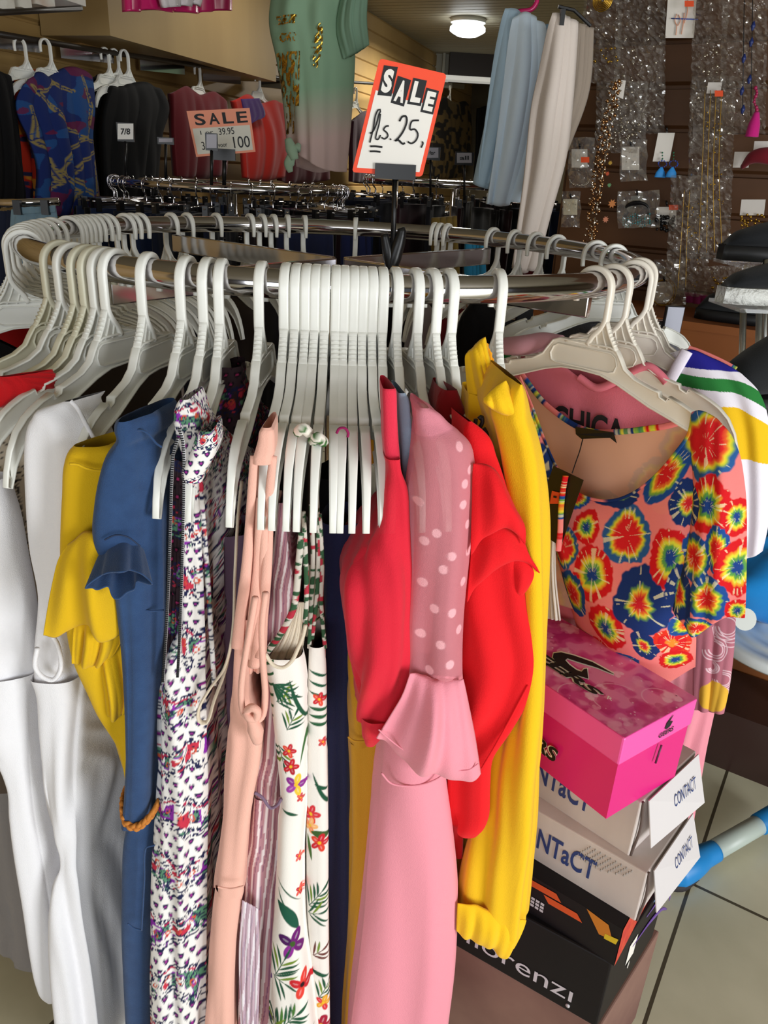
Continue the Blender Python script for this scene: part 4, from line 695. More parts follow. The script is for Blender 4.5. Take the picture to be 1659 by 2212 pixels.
coons('sleeve_lining', [(1470, 1290), (1600, 1290)], [(1600, 1290), (1600, 1330)], [(1480, 1340), (1600, 1330)], [(1470, 1290), (1480, 1340)], PT, M_PEACHIN, d, off=.012, amp=.001, n=20, m_=20, paint=inside)
pass
quad_on([PT(1243, 922, -.014), PT(1326, 934, -.014), PT(1333, 958, -.012), PT(1318, 946, -.012), PT(1256, 948, -.014), PT(1244, 938, -.014)], 'neck_label', BLACKP, d)
for k in range(3): text_on('NEW'[k], [PT(1270 + 14 * k, 936, -.012), PT(1280 + 14 * k, 937, -.012), PT(1280 + 14 * k, 945, -.012), PT(1270 + 14 * k, 944, -.012)], 'label_text', fabric('dull_red_thread', '7a1a20'), d) if False else None
tg = thing('price_tag', 'black swing tag with orange sticker hanging in the neck of the tie-dye top', 'tag', PT(1215, 1000, .02))
v, f = tube([PT(1259, 948, -.01), PT(1252, 975, .01), (PT(1244, 998, .03)), PT(1236, 1022, .05)], .0008, 5, 16); mesh('string', v, f, INK, tg)
TQ = [PT(1196, 1006, .05), PT(1261, 1037, .05), PT(1212, 1180, .05), PT(1150, 1140, .05)]
solid(mesh('tag_card', TQ, [(0, 1, 2, 3)], mat('black_card', '17120f', rough=.4), tg, smooth=False), .001)
quad_on([PT(1193, 1060, .052), PT(1211, 1064, .052), PT(1210, 1088, .052), PT(1188, 1088, .052)], 'price_sticker', mat('orange_sticker', 'f0562a', rough=.5), tg, .001)
quad_on([PT(1197, 1070, .053), PT(1204, 1072, .053), PT(1203, 1076, .053), PT(1196, 1074, .053)], 'sticker_print', INK, tg, .0014)
for nm, pts, colr in (('hanging_loop', [(1222, 1028), (1216, 1060), (1212, 1100), (1210, 1150), (1206, 1190)], None),): edge_strip(nm, pts, PT, .056, .0042, d, lambda x, y: tiedye(x * 4 - 3600, y * 2 - 900))
d = thing('striped_cloth', 'off-white ribbed piece between the yellow hoodie and tie-dye top', 'cloth', PT(1190, 1240))
coons('cloth_body', [(1176, 1140), (1200, 1150)], [(1200, 1150), (1202, 1250), (1212, 1340)], [(1170, 1330), (1212, 1340)], [(1176, 1140), (1170, 1330)], PT, fabric('ribbed_offwhite', 'd8cfc4'), d, off=.035, amp=.005, nf=5, n=60, m_=60, seed=4)

d = thing('lettered_pink_top', 'dusty pink top with black letters CHICA, hanging behind the tie-dye top', 'top', PC(1300, 850), 'tops at the right end of the rail')
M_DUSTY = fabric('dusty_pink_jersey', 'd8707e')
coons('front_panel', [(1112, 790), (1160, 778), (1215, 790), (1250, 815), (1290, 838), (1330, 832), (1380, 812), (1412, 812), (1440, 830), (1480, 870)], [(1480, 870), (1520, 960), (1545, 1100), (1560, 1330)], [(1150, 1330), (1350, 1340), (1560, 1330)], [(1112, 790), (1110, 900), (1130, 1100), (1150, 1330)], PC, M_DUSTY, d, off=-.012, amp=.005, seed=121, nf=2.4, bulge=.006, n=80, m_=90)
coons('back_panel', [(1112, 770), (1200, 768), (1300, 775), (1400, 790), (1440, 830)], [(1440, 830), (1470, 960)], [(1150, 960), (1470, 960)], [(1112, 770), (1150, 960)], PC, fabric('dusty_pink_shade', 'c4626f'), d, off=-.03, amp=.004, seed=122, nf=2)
text_on('CHICA', [PC(1196, 872, .004), PC(1352, 908, .004), PC(1350, 966, .004), PC(1192, 930, .004)], 'chest_lettering', INK, d, bold=.03)
edge_strip('neck_fold', [(1250, 815), (1290, 838), (1340, 818), (1370, 800), (1400, 792), (1424, 808), (1440, 826)], PC, .0, .006, d, lambda x, y: base_col(x.shape, 'dc7684'), flat=1)
v, f = tube([PC(1092, 748, .03), PC(1130, 746, .035), PC(1175, 738, .03), PC(1215, 740, .03)], [.013, .0145, .0135, .010], 14, 20); mesh('rolled_sleeve', v, f, fabric('mauve_pink_roll', 'c08a94'), d)
d = thing('long_pink_dress', 'long pink dress hanging below the tie-dye top, behind the shoe boxes', 'dress', PC(1480, 1400))
loft('skirt', [(1300, 1430, 1565), (1345, 1436, 1556), (1400, 1440, 1545), (1500, 1440, 1531), (1600, 1440, 1512), (1700, 1440, 1497), (1760, 1440, 1488), (1768, 1440, 1487)], -.30, 40, M_PINK, d, depth=.3, amp=.007, seed=125, nf=5)
loft('hem_band', [(1766, 1442, 1487), (1790, 1444, 1486)], -.302, 40, M_RED, d, depth=.3, amp=.002, nr=8); loft('hem_edge', [(1789, 1444, 1486), (1802, 1444, 1486)], -.302, 40, fabric('lilac_edge', 'b9a6d8'), d, depth=.3, amp=.002, nr=6)
def swirl(x, y):
    C = base_col(x.shape, 'b8707e')
    for cx_, cyq, r in ((1545, 1400, 26), (1572, 1350, 30), (1560, 1500, 16), (1582, 1352, 44), (1540, 1440, 14), (1575, 1530, 9), (1562, 1465, 20)):
        for k in (1, .78, .6): rr = np.hypot(x - cx_, y - cyq); C = blend(C, soft(abs(rr - r * k) - 1., 1) * (np.arctan2(y - cyq, x - cx_) > -1.6), 'e8c8d0')
    C = blend(C, soft(np.hypot((x - 1542) * 1.1, y - 1502) - 33, 2), 'e4b23c'); return C
d = thing('patterned_mauve_dress', 'mauve pink dress with white swirls and a yellow patch, rightmost below the tops', 'dress', PS(1560, 1340))
coons('dress_body', [(1500, 1330), (1590, 1330)], [(1590, 1330), (1585, 1400), (1575, 1480), (1562, 1540)], [(1500, 1532), (1562, 1540)], [(1500, 1330), (1500, 1532)], PS, M_PRINT, d, off=-.04, amp=.004, seed=127, nf=2, n=200, m_=130, paint=swirl, th=.004)

def bands(x, y):
    q = y - (x - 1480) * .12 - 26 * np.clip((x - 1585) / 60., 0, 3) ** 1.6; C = base_col(x.shape, 'efe9f2')
    C = blend(C, (q < 790) * 1., '25228a'); C = blend(C, (q > 806) * (q < 832) * 1., '2c7d3a'); C = blend(C, (q > 862) * (q < 925) * 1., 'f0c01c'); C = blend(C, (x > 1588) * (q > 925) * (q < 972 - (x - 1588) * .4) * 1., 'f0c01c'); C = blend(C, (q > 925) * (q < 945) * (x < 1588) * (x > 1560) * 1., 'b01c2c'); return C
d = thing('striped_t_shirt', 'white top with blue, green and yellow bands at the right end of the rail', 'top', PS(1550, 900), 'tops at the right end of the rail')
coons('front_panel', [(1432, 838), (1462, 795), (1487, 757), (1540, 776), (1575, 792), (1606, 812)], [(1606, 812), (1640, 850), (1658, 905), (1664, 1000), (1660, 1120), (1648, 1188)], [(1545, 1260), (1590, 1220), (1630, 1198), (1648, 1188)], [(1432, 838), (1470, 900), (1520, 1000), (1545, 1260)], PS, M_PRINT, d, off=.012, amp=.006, seed=131, nf=2, bulge=.02, n=260, m_=180, paint=bands)
coons('back_panel', [(1060, 760), (1150, 745), (1250, 745), (1400, 770), (1487, 752)], [(1487, 752), (1500, 850)], [(1080, 830), (1300, 860), (1500, 850)], [(1060, 760), (1080, 830)], PS, M_PRINT, d, off=-.02, amp=.003, seed=132, n=120, m_=160, paint=lambda x, y: blend(blend(blend(base_col(x.shape, 'e6dfe6'), (abs(x - 1172) < 22) * (y < 772) * 1., '25228a'), (y > 762) * (y < 782) * (x < 1150) * 1., '2c7d3a'), (x > 9999) * 1., 'ffffff'))
edge_strip('collar', [(1484, 758), (1465, 790), (1446, 822), (1420, 850)], PS, .022, .0085, d, lambda x, y: base_col(x.shape, 'ece4f0'), flat=.4); edge_strip('collar', [(1380, 800), (1400, 790), (1430, 785), (1460, 770)], PS, -.012, .006, d, lambda x, y: base_col(x.shape, 'd9ccd6'), flat=.4)
edge_strip('shoulder_print', [(1487, 752), (1505, 758), (1530, 768), (1560, 782), (1590, 798)], PS, -.004, .004, d, lambda x, y: tiedye(x * 3 - 3300, y * 3 - 1400))

# trouser hanger with clips holding grey knit, behind
d = thing('clip_hanger', 'chrome bar hanger with black clips holding grey knitwear, behind the striped top', 'hanger', at(1260, 690, .35)); Yg = .30
v, f = tube([at(1085, 690, Yg), at(1462, 692, Yg)], .0024, 8); mesh('bar', v, f, CHROME, d)
for xa, mt_ in ((1130, BLACKP), (1452, mat('dark_clip_metal', '4a4a50', rough=.3, metal=.6))):
    a, b = at(xa - 13, 664, Yg - .01), at(xa + 15, 720, Yg - .01); bev(mesh('clip', *boxm((a + b) / 2, (abs(b[0] - a[0]), .014, abs(a[2] - b[2]) * 1.15)), mt_, d, smooth=False), .002)
d = thing('grey_knit_skirt', 'charcoal grey cable-knit garment clipped behind the pink top', 'knitwear', at(1300, 720, .34))
loft('knit_body', [(694, 1060, 1440), (730, 1050, 1480), (800, 1040, 1500), (1000, 1020, 1520), (1300, 1010, 1540)], .34, 0, fabric('grey_knit', '5d5c62', bump=(260, 1.)), d, depth=.05, amp=.008, seed=135, nf=14)
tag(loft('black_jacket', [(655, 1020, 1060), (680, 1000, 1075), (760, 985, 1075), (900, 980, 1080), (1200, 970, 1100)], .10, 0, M_BLACK, None, depth=.2, amp=.006), 'black garment on the far side behind the yellow hoodie', 'jacket')

# ------------------------------------------------------------------ shoe boxes
SB = .86
def zb(z): return CAM[2] - (CAM[2] - z) * SB
def box_frame(px, py, z, azL, azW):
    P = atz(px, py, zb(z)); a, b = rad(azL), rad(azW); return P, np.array([sin(a), cos(a), 0]), np.array([sin(b), cos(b), 0])
def boxc(P, l, e, L, w, h, dz=0, g=0.):        # P: near top corner; hexahedron running along l and e, down h
    V = [P + l * (L * i + g * (2 * i - 1)) + e * (w * j + g * (2 * j - 1)) + np.array([0, 0, dz - h * k]) for i in (0, 1) for j in (0, 1) for k in (0, 1)]
    return V, [(0, 1, 3, 2), (4, 6, 7, 5), (0, 4, 5, 1), (2, 3, 7, 6), (0, 2, 6, 4), (1, 5, 7, 3)]
def on(P, l, e): return lambda a, b, face='side': (P + l * a + np.array([0, 0, -b])) if face == 'side' else ((P + e * a + np.array([0, 0, -b])) if face == 'end' else P + l * a + e * b)
# pink box
P, l, e = box_frame(1349, 1596, .70, -34, 58); L, w, h, hl = .32 * SB, .183 * SB, .163 * SB, .045
PINKB = mat('pink_box_board', 'e0207e', rough=.35, spec=.5); PINKL = mat('pink_lid_edge', 'f458aa', rough=.4)
d = thing('shoe_box', 'glossy pink shoe box with heart-patterned lid, on top of the box pile', 'shoe box', P + l * L / 2 + e * w / 2 - [0, 0, h], 'pile of shoe boxes beside the rack')
mesh('box_base', *boxc(P, l, e, L, w, h, g=-.003), PINKB, d, smooth=False)
lid = [P + e * w - [0, 0, hl]]
bev(mesh('lid', *boxc(P, l, e, L, w, hl), PINKL, d, smooth=False), .003)
# heart-patterned top sheet (painted per vertex)
n1, n2 = 260, 150; A_, B_ = np.meshgrid(np.linspace(0.001, L - .001, n1), np.linspace(.001, w - .001, n2), indexing='ij')
TP = P + l * A_[..., None] + e * B_[..., None] + np.array([0, 0, .0007]); U_, V_ = A_ * 1000, B_ * 1000
C = base_col(U_.shape, 'd84a96'); nz = vn(U_ / 26, V_ / 26, 3) * .6 + vn(U_ / 11, V_ / 11, 4) * .4; C = blend(C, soft(-(nz - .55), .12), 'f08cbc', .8); C = blend(C, soft(nz - .36, .1), 'c02478', .8)
def heart(C, cx_, cyq, r, rot, col, a=.8):
    x_, y_ = (U_ - cx_), (V_ - cyq); c_, s_ = cos(rot), sin(rot); x2, y2 = (x_ * c_ + y_ * s_) / r, (-x_ * s_ + y_ * c_) / r; q = (x2 ** 2 + y2 ** 2 - .5) ** 3 - x2 ** 2 * y2 ** 3 * 2.2; return blend(C, soft(q, .06), col, a)
r2 = random.Random(9)
for k in range(46): C = heart(C, r2.uniform(0, L * 1000), r2.uniform(0, w * 1000), r2.uniform(5, 17), r2.uniform(0, 6.3), r2.choice(['f6a8cc', 'ee78b0', 'f8bcd8', 'c8307c', 'f290bf']), r2.uniform(.35, .8))
for k in range(60): C = blend(C, soft(np.hypot(U_ - r2.uniform(0, 300), V_ - r2.uniform(0, 170)) - r2.uniform(.4, 1.4), 1), 'fbd8ea', .9)
for cx_, cyq, r in ((60, 60, 34), (95, 20, 26), (30, 110, 22)): C = blend(C, soft(abs(np.hypot(U_ - cx_, V_ - cyq) - r) - .8, 1) * (U_ > cx_), 'f6b4d4', .8)
C = heart(C, 26, 128, 15, 2, 'f6b8d4', .95); C = blend(C, soft(np.hypot(U_ - 20, V_ - 136) - 1.2, .6), '2a1020'); C = heart(C, 100, 108, 9, 1.4, 'f8bcd8', .95); C = heart(C, 86, 34, 10, 1.4, 'f8bcd8', .95)
mesh('lid_print', TP.reshape(-1, 3), gridf(n1, n2), mat('lid_print', rough=.3, vcol=True, spec=.5), d, col=C.reshape(-1, 4))
T3 = lambda a, b, z=.0014: P + l * a + e * b + np.array([0, 0, z])
def lidpx(px, py, z=.0016):  return atz(px, py, P[2] + z)
for grow, mt_, zz in ((.0, PAPER, .0012), (1, INK, .0022)):   # swoosh-like emblem, white outline below
    pts = [(1194, 1420), (1196, 1411), (1212, 1409), (1240, 1416), (1280, 1430), (1325, 1455), (1327, 1457), (1290, 1442), (1250, 1430), (1226, 1422), (1221, 1426), (1230, 1436), (1245, 1447), (1256, 1451), (1262, 1445), (1268, 1444), (1271, 1466), (1245, 1458), (1222, 1446), (1205, 1434)]
    q = np.array(pts, float); 
    if not grow:
        c0 = q.mean(0); T_ = np.roll(q, -1, 0) - np.roll(q, 1, 0); nn = np.stack([-T_[:, 1], T_[:, 0]], -1); nn /= np.linalg.norm(nn, axis=1)[:, None]; s = -1 if np.cross(q[1] - q[0], q[2] - q[1]) > 0 else 1
        area_ = .5 * np.sum(q[:, 0] * np.roll(q[:, 1], -1) - np.roll(q[:, 0], -1) * q[:, 1]); q = q - nn * np.sign(area_) * 2.6
    mesh('emblem', [lidpx(a, b, zz) for a, b in q], [tuple(range(len(q)))], mt_, d, smooth=False)
tq = [lidpx(1120, 1374), lidpx(1306, 1500), lidpx(1294, 1509), lidpx(1110, 1393)]
text_on('GEERS', [t + np.array([0, 0, -.0002]) for t in tq], 'lettering_outline', PAPER, d, bold=.085, shear=.3, lift=.0004); text_on('GEERS', tq, 'lettering', INK, d, bold=.035, shear=.3, lift=.001)
text_on('R', [lidpx(1313, 1504), lidpx(1324, 1510), lidpx(1322, 1516), lidpx(1311, 1511)], 'lettering', PAPER, d, lift=.001)
E3 = on(P, l, e)
text_on('GEERS', [P + e * .078 - [0, 0, .026], P + e * .110 - [0, 0, .026], P + e * .110 - [0, 0, .034], P + e * .078 - [0, 0, .034]], 'end_lettering', INK, d, bold=.02, lift=.0012)
mesh('end_emblem', [P + e * a - l * .0012 - [0, 0, b] for a, b in ((.088, .022), (.09, .013), (.100, .004), (.102, .004), (.096, .013), (.104, .015), (.100, .022), (.094, .024))], [tuple(range(8))], INK, d, smooth=False)
v, f = tube([P + e * .088 - l * .002 - [0, 0, hl + .004], P + e * .084 - l * .002 - [0, 0, hl + .033]], .0016, 6); mesh('end_slot', v, f, mat('dark_slot', '5a2040', rough=.5), d)
text_on('GEERS', [P + l * .20 - [0, 0, .085], P + l * .092 - [0, 0, .085], P + l * .092 - [0, 0, .110], P + l * .20 - [0, 0, .110]], 'side_lettering_outline', PAPER, d, bold=.07, lift=.0026, shear=.2) 
text_on('GEERS', [P + l * .20 - [0, 0, .085], P + l * .092 - [0, 0, .085], P + l * .092 - [0, 0, .110], P + l * .20 - [0, 0, .110]], 'side_lettering', INK, d, bold=.03, lift=.003, shear=.2)
# white boxes with blue lettering
WB = mat('white_box_board', 'ddd3cd', rough=.6, var=(9, 'b8aaa4', .5, .3)); WBL = mat('white_box_flap', 'd6d0d0', rough=.6); BLUE = mat('blue_print', '2a3f78', rough=.5); EDGE = mat('board_edge', '5a4a44', rough=.8)
for k, (px, py, z, h0, az, aw, lab) in enumerate([(1385, 1735, .537, .118, -42, 50, 'white shoe box lettered CONTACT, directly under the pink box'), (1398, 1888, .42, .112, -48, 44, 'lower white shoe box lettered CONTACT, above the black boxes')]):
    P, l, e = box_frame(px, py, z, az, aw); L, w, h = .32 * SB, .19 * SB, h0 * SB
    d = thing('shoe_box', lab, 'shoe box', P + l * L / 2 + e * w / 2 - [0, 0, h], 'pile of shoe boxes beside the rack')
    bev(mesh('box_base', *boxc(P, l, e, L, w, h), WB, d, smooth=False), .002)
    fl = [P - l * .004 + e * .012, P - l * .004 + e * (w - .004), P - l * .030 + e * (w - .002) - [0, 0, h * .78], P - l * .020 + e * .018 - [0, 0, h * .80]]
    fq = lambda a_, b_: (fl[0] * (1 - a_) + fl[1] * a_) * (1 - b_) + (fl[3] * (1 - a_) + fl[2] * a_) * b_
    solid(mesh('end_flap', fl, [(0, 1, 2, 3)], WBL, d, smooth=False), .0016)
    v, f = tube([P - l * .001 + e * .004, P - l * .004 + e * .008 - [0, 0, h * .5], P - l * .001 + e * .004 - [0, 0, h]], .0022, 6, 12); mesh('board_edge', v, f, EDGE, d)
    text_on('CONTaCT', [P + l * .215 - [0, 0, h * .30], P + l * (.070) - [0, 0, h * .30], P + l * .070 - [0, 0, h * .72], P + l * .215 - [0, 0, h * .72]], 'side_lettering', BLUE, d, bold=.02, lift=.0012)
    a0 = P - l * .0075 - [0, 0, h * .14]; s_ = -l * .012
    text_on('CONTACT', [fq(.42, .30), fq(.85, .30), fq(.85, .55), fq(.42, .55)], 'end_lettering', BLUE, d, lift=.0045)
    vv = []
    for i in range(9):
        for j in range(7):
            if i + j < 12: vv.append(boxm(P + l * (.085 - .008 * i + .003 * j) - np.array([0, 0, .010 + .005 * j]) - np.array([l[1], -l[0], 0]) * -.0 + e * -.0008, (.0012, .0012, .004)))
    if k == 1: v, f = cat_(*vv); mesh('printed_dashes', v, f, mat('grey_print', '8d857e', rough=.6), d, smooth=False)
# black boxes
BB = mat('black_box_board', '0c090d', rough=.5, var=(5, '140f12', .5), spec=.3); ORG = mat('orange_print', 'd8521c', rough=.5); YLP = mat('yellow_print', 'd8b81c', rough=.5); PUR = mat('purple_print', '6d4a9c', rough=.5); LBL = mat('light_blue_print', '6f94c4', rough=.5); REDE = mat('red_box_end', 'c0202a', rough=.5, var=(60, 'e0502c', .4)); GREYP = mat('pale_print', 'c9c2c6', rough=.5)
P, l, e = box_frame(1345, 2008, .31, -50, 40); L, w, h = .33 * SB, .19 * SB, .09 * SB
d = thing('shoe_box', 'black shoe box with orange bars and a red end, under the white boxes', 'shoe box', P + l * L / 2 + e * w / 2 - [0, 0, h], 'pile of shoe boxes beside the rack')
mesh('box_base', *boxc(P, l, e, L, w, h), BB, d, smooth=False); quad_on([P - l * .0006 + e * a - np.array([0, 0, b]) for a, b in ((0, 0), (w, 0), (w, h), (0, h))], 'end_panel', REDE, d, .0006)
for a, b in ((.128, .006), (.092, .020)): quad_on([P + l * (a + .03) - [0, 0, b + .002], P + l * (a - .025) - [0, 0, b], P + l * (a - .035) - [0, 0, b + .012], P + l * (a + .02) - [0, 0, b + .014]], 'orange_bar', ORG, d, .0008)
quad_on([P + l * .055 - [0, 0, 0.0], P + l * .02 - [0, 0, .006], P + l * .010 - [0, 0, .03], P + l * .03 - [0, 0, .034]], 'orange_bar', mat('amber_print', 'c8781c', rough=.5), d, .0008); quad_on([P + l * .022 - [0, 0, .026], P + l * .002 - [0, 0, .022], P + l * .004 - [0, 0, .034], P + l * .022 - [0, 0, .036]], 'yellow_bar', YLP, d, .001)
text_on('ZI', [P + l * .176 - [0, 0, .042], P + l * .148 - [0, 0, .042], P + l * .148 - [0, 0, .058], P + l * .176 - [0, 0, .058]], 'side_lettering', GREYP, d, lift=.001)
sq = []
for i in range(3):
    for j in range(3): a_ = .140 - .008 * i; b_ = .040 + .007 * j; sq.append(([P + l * a_ - [0, 0, b_], P + l * (a_ - .006) - [0, 0, b_], P + l * (a_ - .006) - [0, 0, b_ + .005], P + l * a_ - [0, 0, b_ + .005]], [(0, 1, 2, 3)]))
v, f = cat_(*sq); nrm = np.cross(l, [0, 0, -1.]); nrm = nrm if nrm @ (CAM - P) > 0 else -nrm; mesh('checker_mark', v + nrm * .001, f, GREYP, d, smooth=False)
P, l, e = box_frame(1322, 2082, .222, -55, 44); L, w, h = .36 * SB, .25 * SB, .172 * SB
d = thing('shoe_box', 'large black shoe box lettered fiorenzi, low in the box pile', 'shoe box', P + l * L / 2 + e * w / 2 - [0, 0, h], 'pile of shoe boxes beside the rack')
bev(mesh('box_base', *boxc(P, l, e, L, w, h), BB, d, smooth=False), .003)
q = [P + l * .232 - [0, 0, h * .60], P + l * .044 - [0, 0, h * .60], P + l * .044 - [0, 0, h * .84], P + l * .232 - [0, 0, h * .84]]
text_on('fiorenz\u0131', q, 'side_lettering', GREYP, d, lift=.001); v, f = tube([P + l * .048 - [0, 0, h * .91], P + l * .048 - [0, 0, h * .91] + nrm * .002], .0035, 10); mesh('lettering_dot', v, f, GREYP, d)
text_on('I', [P + e * .075 - [0, 0, .035], P + e * .105 - [0, 0, .035], P + e * .105 - [0, 0, .080], P + e * .075 - [0, 0, .080]], 'end_lettering', PAPER, d, lift=.001); v, f = tube([P + e * .09 - l * .001 - [0, 0, .092], P + e * .09 - l * .002 - [0, 0, .092]], .006, 12); mesh('lettering_dot', v, f, PAPER, d)
def endc(nm, pts, mt_, wd=.006): s = spl([P + e * a - l * .0012 - np.array([0, 0, b]) for a, b in pts], 24); v, f = tube(s, [wd * .2, wd, wd * .3], 6, None, .25); mesh(nm, v, f, mt_, d)
endc('purple_swirl', [(.13, .02), (.20, .03), (.25, .06), (.262, .10)], PUR, .007); endc('purple_swirl', [(.09, .05), (.16, .06), (.22, .085), (.26, .12)], PUR, .006); endc('blue_swirl', [(.15, .004), (.19, .008), (.225, .016)], LBL, .006)
P, l, e = box_frame(1296, 2222, .040, -55, 44); h = P[2] - .001
d = thing('shoe_box', 'worn reddish brown cardboard box on the floor, bottom of the pile', 'cardboard box', P + l * .16 + e * .12 - [0, 0, h], 'pile of shoe boxes beside the rack')
bev(mesh('box_base', *boxc(P, l, e, .38 * SB, .27 * SB, h), mat('brown_card', '8d6a5c', rough=.7, var=(7, '6d4a42', .5)), d, smooth=False), .003)

# ------------------------------------------------------------------ white round table, blue cloth, tube with blue foot
Zt = .46; c = atz(1665, 1390, Zt)
d = thing('round_table', 'round white plastic table with ridged top at the right edge', 'table', (c[0] + .08, c[1] + .05, 0))
ct = np.array([c[0] + .09, c[1] + .06, Zt]); rt_ = .205
rings = [(0, 0), (.06, 0), (.062, .002), (.09, .002), (.092, 0), (.12, 0), (.122, .002), (.15, .002), (.152, 0), (.175, 0), (.178, .003), (rt_, .003), (rt_ + .006, -.004), (rt_ + .004, -.022), (rt_ - .004, -.03), (rt_ - .01, -.022), (.02, -.02)]
k = 72; V = [ct + np.array([r * cos(2 * pi * j / k), r * sin(2 * pi * j / k), z]) for r, z in rings for j in range(k)]
mesh('table_top', V, gridf(len(rings), k, True), mat('white_plastic', 'e9efef', rough=.35), d)
for a in (0,):
    v, f = tube([ct + [.1, .05, -.02], (ct[0] + .1, ct[1] + .05, .0)], .03, 14); mesh('pedestal', v, f, mat('white_plastic'), d)
BL = fabric('bright_blue_cloth', '1583cc')
def lump(c, s, seed, n=26, m_=44, fl=.35):
    V = []
    for i in range(n):
        t = pi * i / (n - 1)
        for j in range(m_):
            a = 2 * pi * j / m_; q = np.array([sin(t) * cos(a), sin(t) * sin(a), cos(t)]); r = 1 + fl * (vn(np.array(q[0] * 2.2 + 5), np.array(q[1] * 2.2 + q[2] * 2.5 + 5), seed) - .5) + .08 * sin(5 * a + 3 * t + seed); V.append(np.array(c) + q * s * r)
    return np.array(V), gridf(n, m_, True)
v, f = lump(ct + np.array([.00, .09, .09]), (.20, .12, .13), 3); v[:, 2] = np.maximum(v[:, 2], ct[2] + .004); o = mesh('blue_garment', v, f, BL, base=ct); tag(o, 'bright blue folded garment lying on the round white table', 'clothes')
c = at(1610, 1338, ct[1] - .10); v, f = tube([c, c + [0, .004, 0]], .024, 24); v = v
n_ = 24; disc = [c + .026 * (cos(2 * pi * j / n_) * RT + sin(2 * pi * j / n_) * UP) for j in range(n_)]; o = mesh('round_tag', disc, [tuple(range(n_))], mat('grey_white_tag', 'cfd2cc', rough=.5), smooth=False, base=c); solid(o, .002); tag(o, 'round off-white tag on the blue garment', 'tag')
d = thing('floor_stand_tube', 'pale grey tube with bright blue foot lying on the tiled floor', 'stand', atz(1480, 1890, 0))
a, b = atz(1520, 1850, .045), atz(1690, 1752, .06)
v, f = tube([a, b], .023, 18); mesh('tube', v, f, mat('grey_tube', 'b4bfb6', rough=.4), d)
a2 = atz(1545, 1838, .048); v, f = tube([a2, a, atz(1490, 1868, .04), atz(1455, 1880, .032), atz(1432, 1884, .03)], [.0245, .027, .034, .040, .028], 18, 30, 1.); BLP = mat('blue_plastic', '1f86cc', rough=.4); mesh('foot', v, f, BLP, d)
v, f = tube([atz(1500, 1890, .012), atz(1462, 1905, .010), atz(1425, 1903, .010)], [.010, .016, .012], 12, 12, 1.6); mesh('dark_pad', v, f, mat('dark_pad_matte', '2a2426', rough=.7), d)  # flat dark piece beside the blue foot
v, f = tube([atz(1640, 1781, .06), atz(1700, 1745, .065)], .0255, 18); mesh('collar', v, f, BLP, d)
# ------------------------------------------------------------------ far fittings
WOOD = mat('plywood_box', 'a88e5e', rough=.55, var=(3, '8d744a', .6, .2)); DWOOD = mat('dark_underside', '55401f', rough=.6)
def bulk(q0, q1, out, h):                       # box projecting from the left wall between two wall positions
    a, b = WALL(*q0, out), WALL(*q1, out); z = a[2]; b = a + WALL.t * ((b - a) @ WALL.t); V = []
    for p in (a, b):
        for o_ in (0, -out + .01):
            for zz in (z, z + h): p2 = p + WALL.n * o_; V.append((p2[0], p2[1], zz))
    return V, [(0, 1, 3, 2), (4, 6, 7, 5), (0, 4, 5, 1), (2, 3, 7, 6), (0, 2, 6, 4), (1, 5, 7, 3)]
o = mesh('trim_1', *bulk((238, 77), (596, 135), .32, .72), WOOD, smooth=False); struct(o)
o = mesh('trim_2', *bulk((176, 98), (236, 100), .06, .9), mat('post_wood', '9a7442', rough=.6), smooth=False); struct(o)
d = thing('hang_bar', 'dark wall bar with chrome brackets carrying the blouses on the left wall', 'rail', WALL(200, 107, .24))
v, f = tube([WALL(-60, 64, .24), WALL(200, 107, .24), WALL(600, 168, .24), WALL(930, 188, .24)], .010, 8); mesh('bar', v, f, mat('dark_bar', '2c241c', rough=.4), d)
for q in ((18, 92), (188, 118), (350, 145), (478, 168), (595, 182), (985, 186)):
    c = WALL(*q, .12); mesh('bracket', *boxm(c, (.028, .20, .045), rotz(-rad(66))), CHROME, d, smooth=False)
d = thing('glow_edge_shelf', 'white shelf edge given a glow on the far wall under a dark opening', 'shelf', atz(1000, 172, 2.05))
PB = YP(7.4)
bev(mesh('shelf_board', *boxm((PB(945, 172) + PB(1060, 172)) / 2, (.64, .25, .04)), mat('shelf_added_glow', 'f6f6ee', rough=.4, emit=('f6f6ee', .35)), d, smooth=False), .003)  # emission makes the plain white shelf glow as if lit
v, f = boxm((PB(983, 108) + PB(1075, 165)) / 2 + [0, .12, 0], (.52, .08, .34)); tag(mesh('dark_cabinet', v, f, mat('dark_panel', '2a211c', rough=.5), smooth=False, base=v.mean(0)), 'dark brown box above the bright far shelf', 'cabinet')
v, f = cat_(boxm((PB(915, 92) + PB(982, 165)) / 2 + [0, .3, 0], (.36, .1, .44)), boxm((PB(935, 92) + PB(942, 165)) / 2 + [0, .2, 0], (.025, .05, .34)), boxm((PB(960, 92) + PB(967, 165)) / 2 + [0, .2, 0], (.025, .05, .34)))
tag(mesh('white_unit', v, f, mat('grey_white_unit', 'a8a596', rough=.6), smooth=False, base=v.mean(0)), 'pale slatted unit in the far corner below the ceiling', 'cabinet')
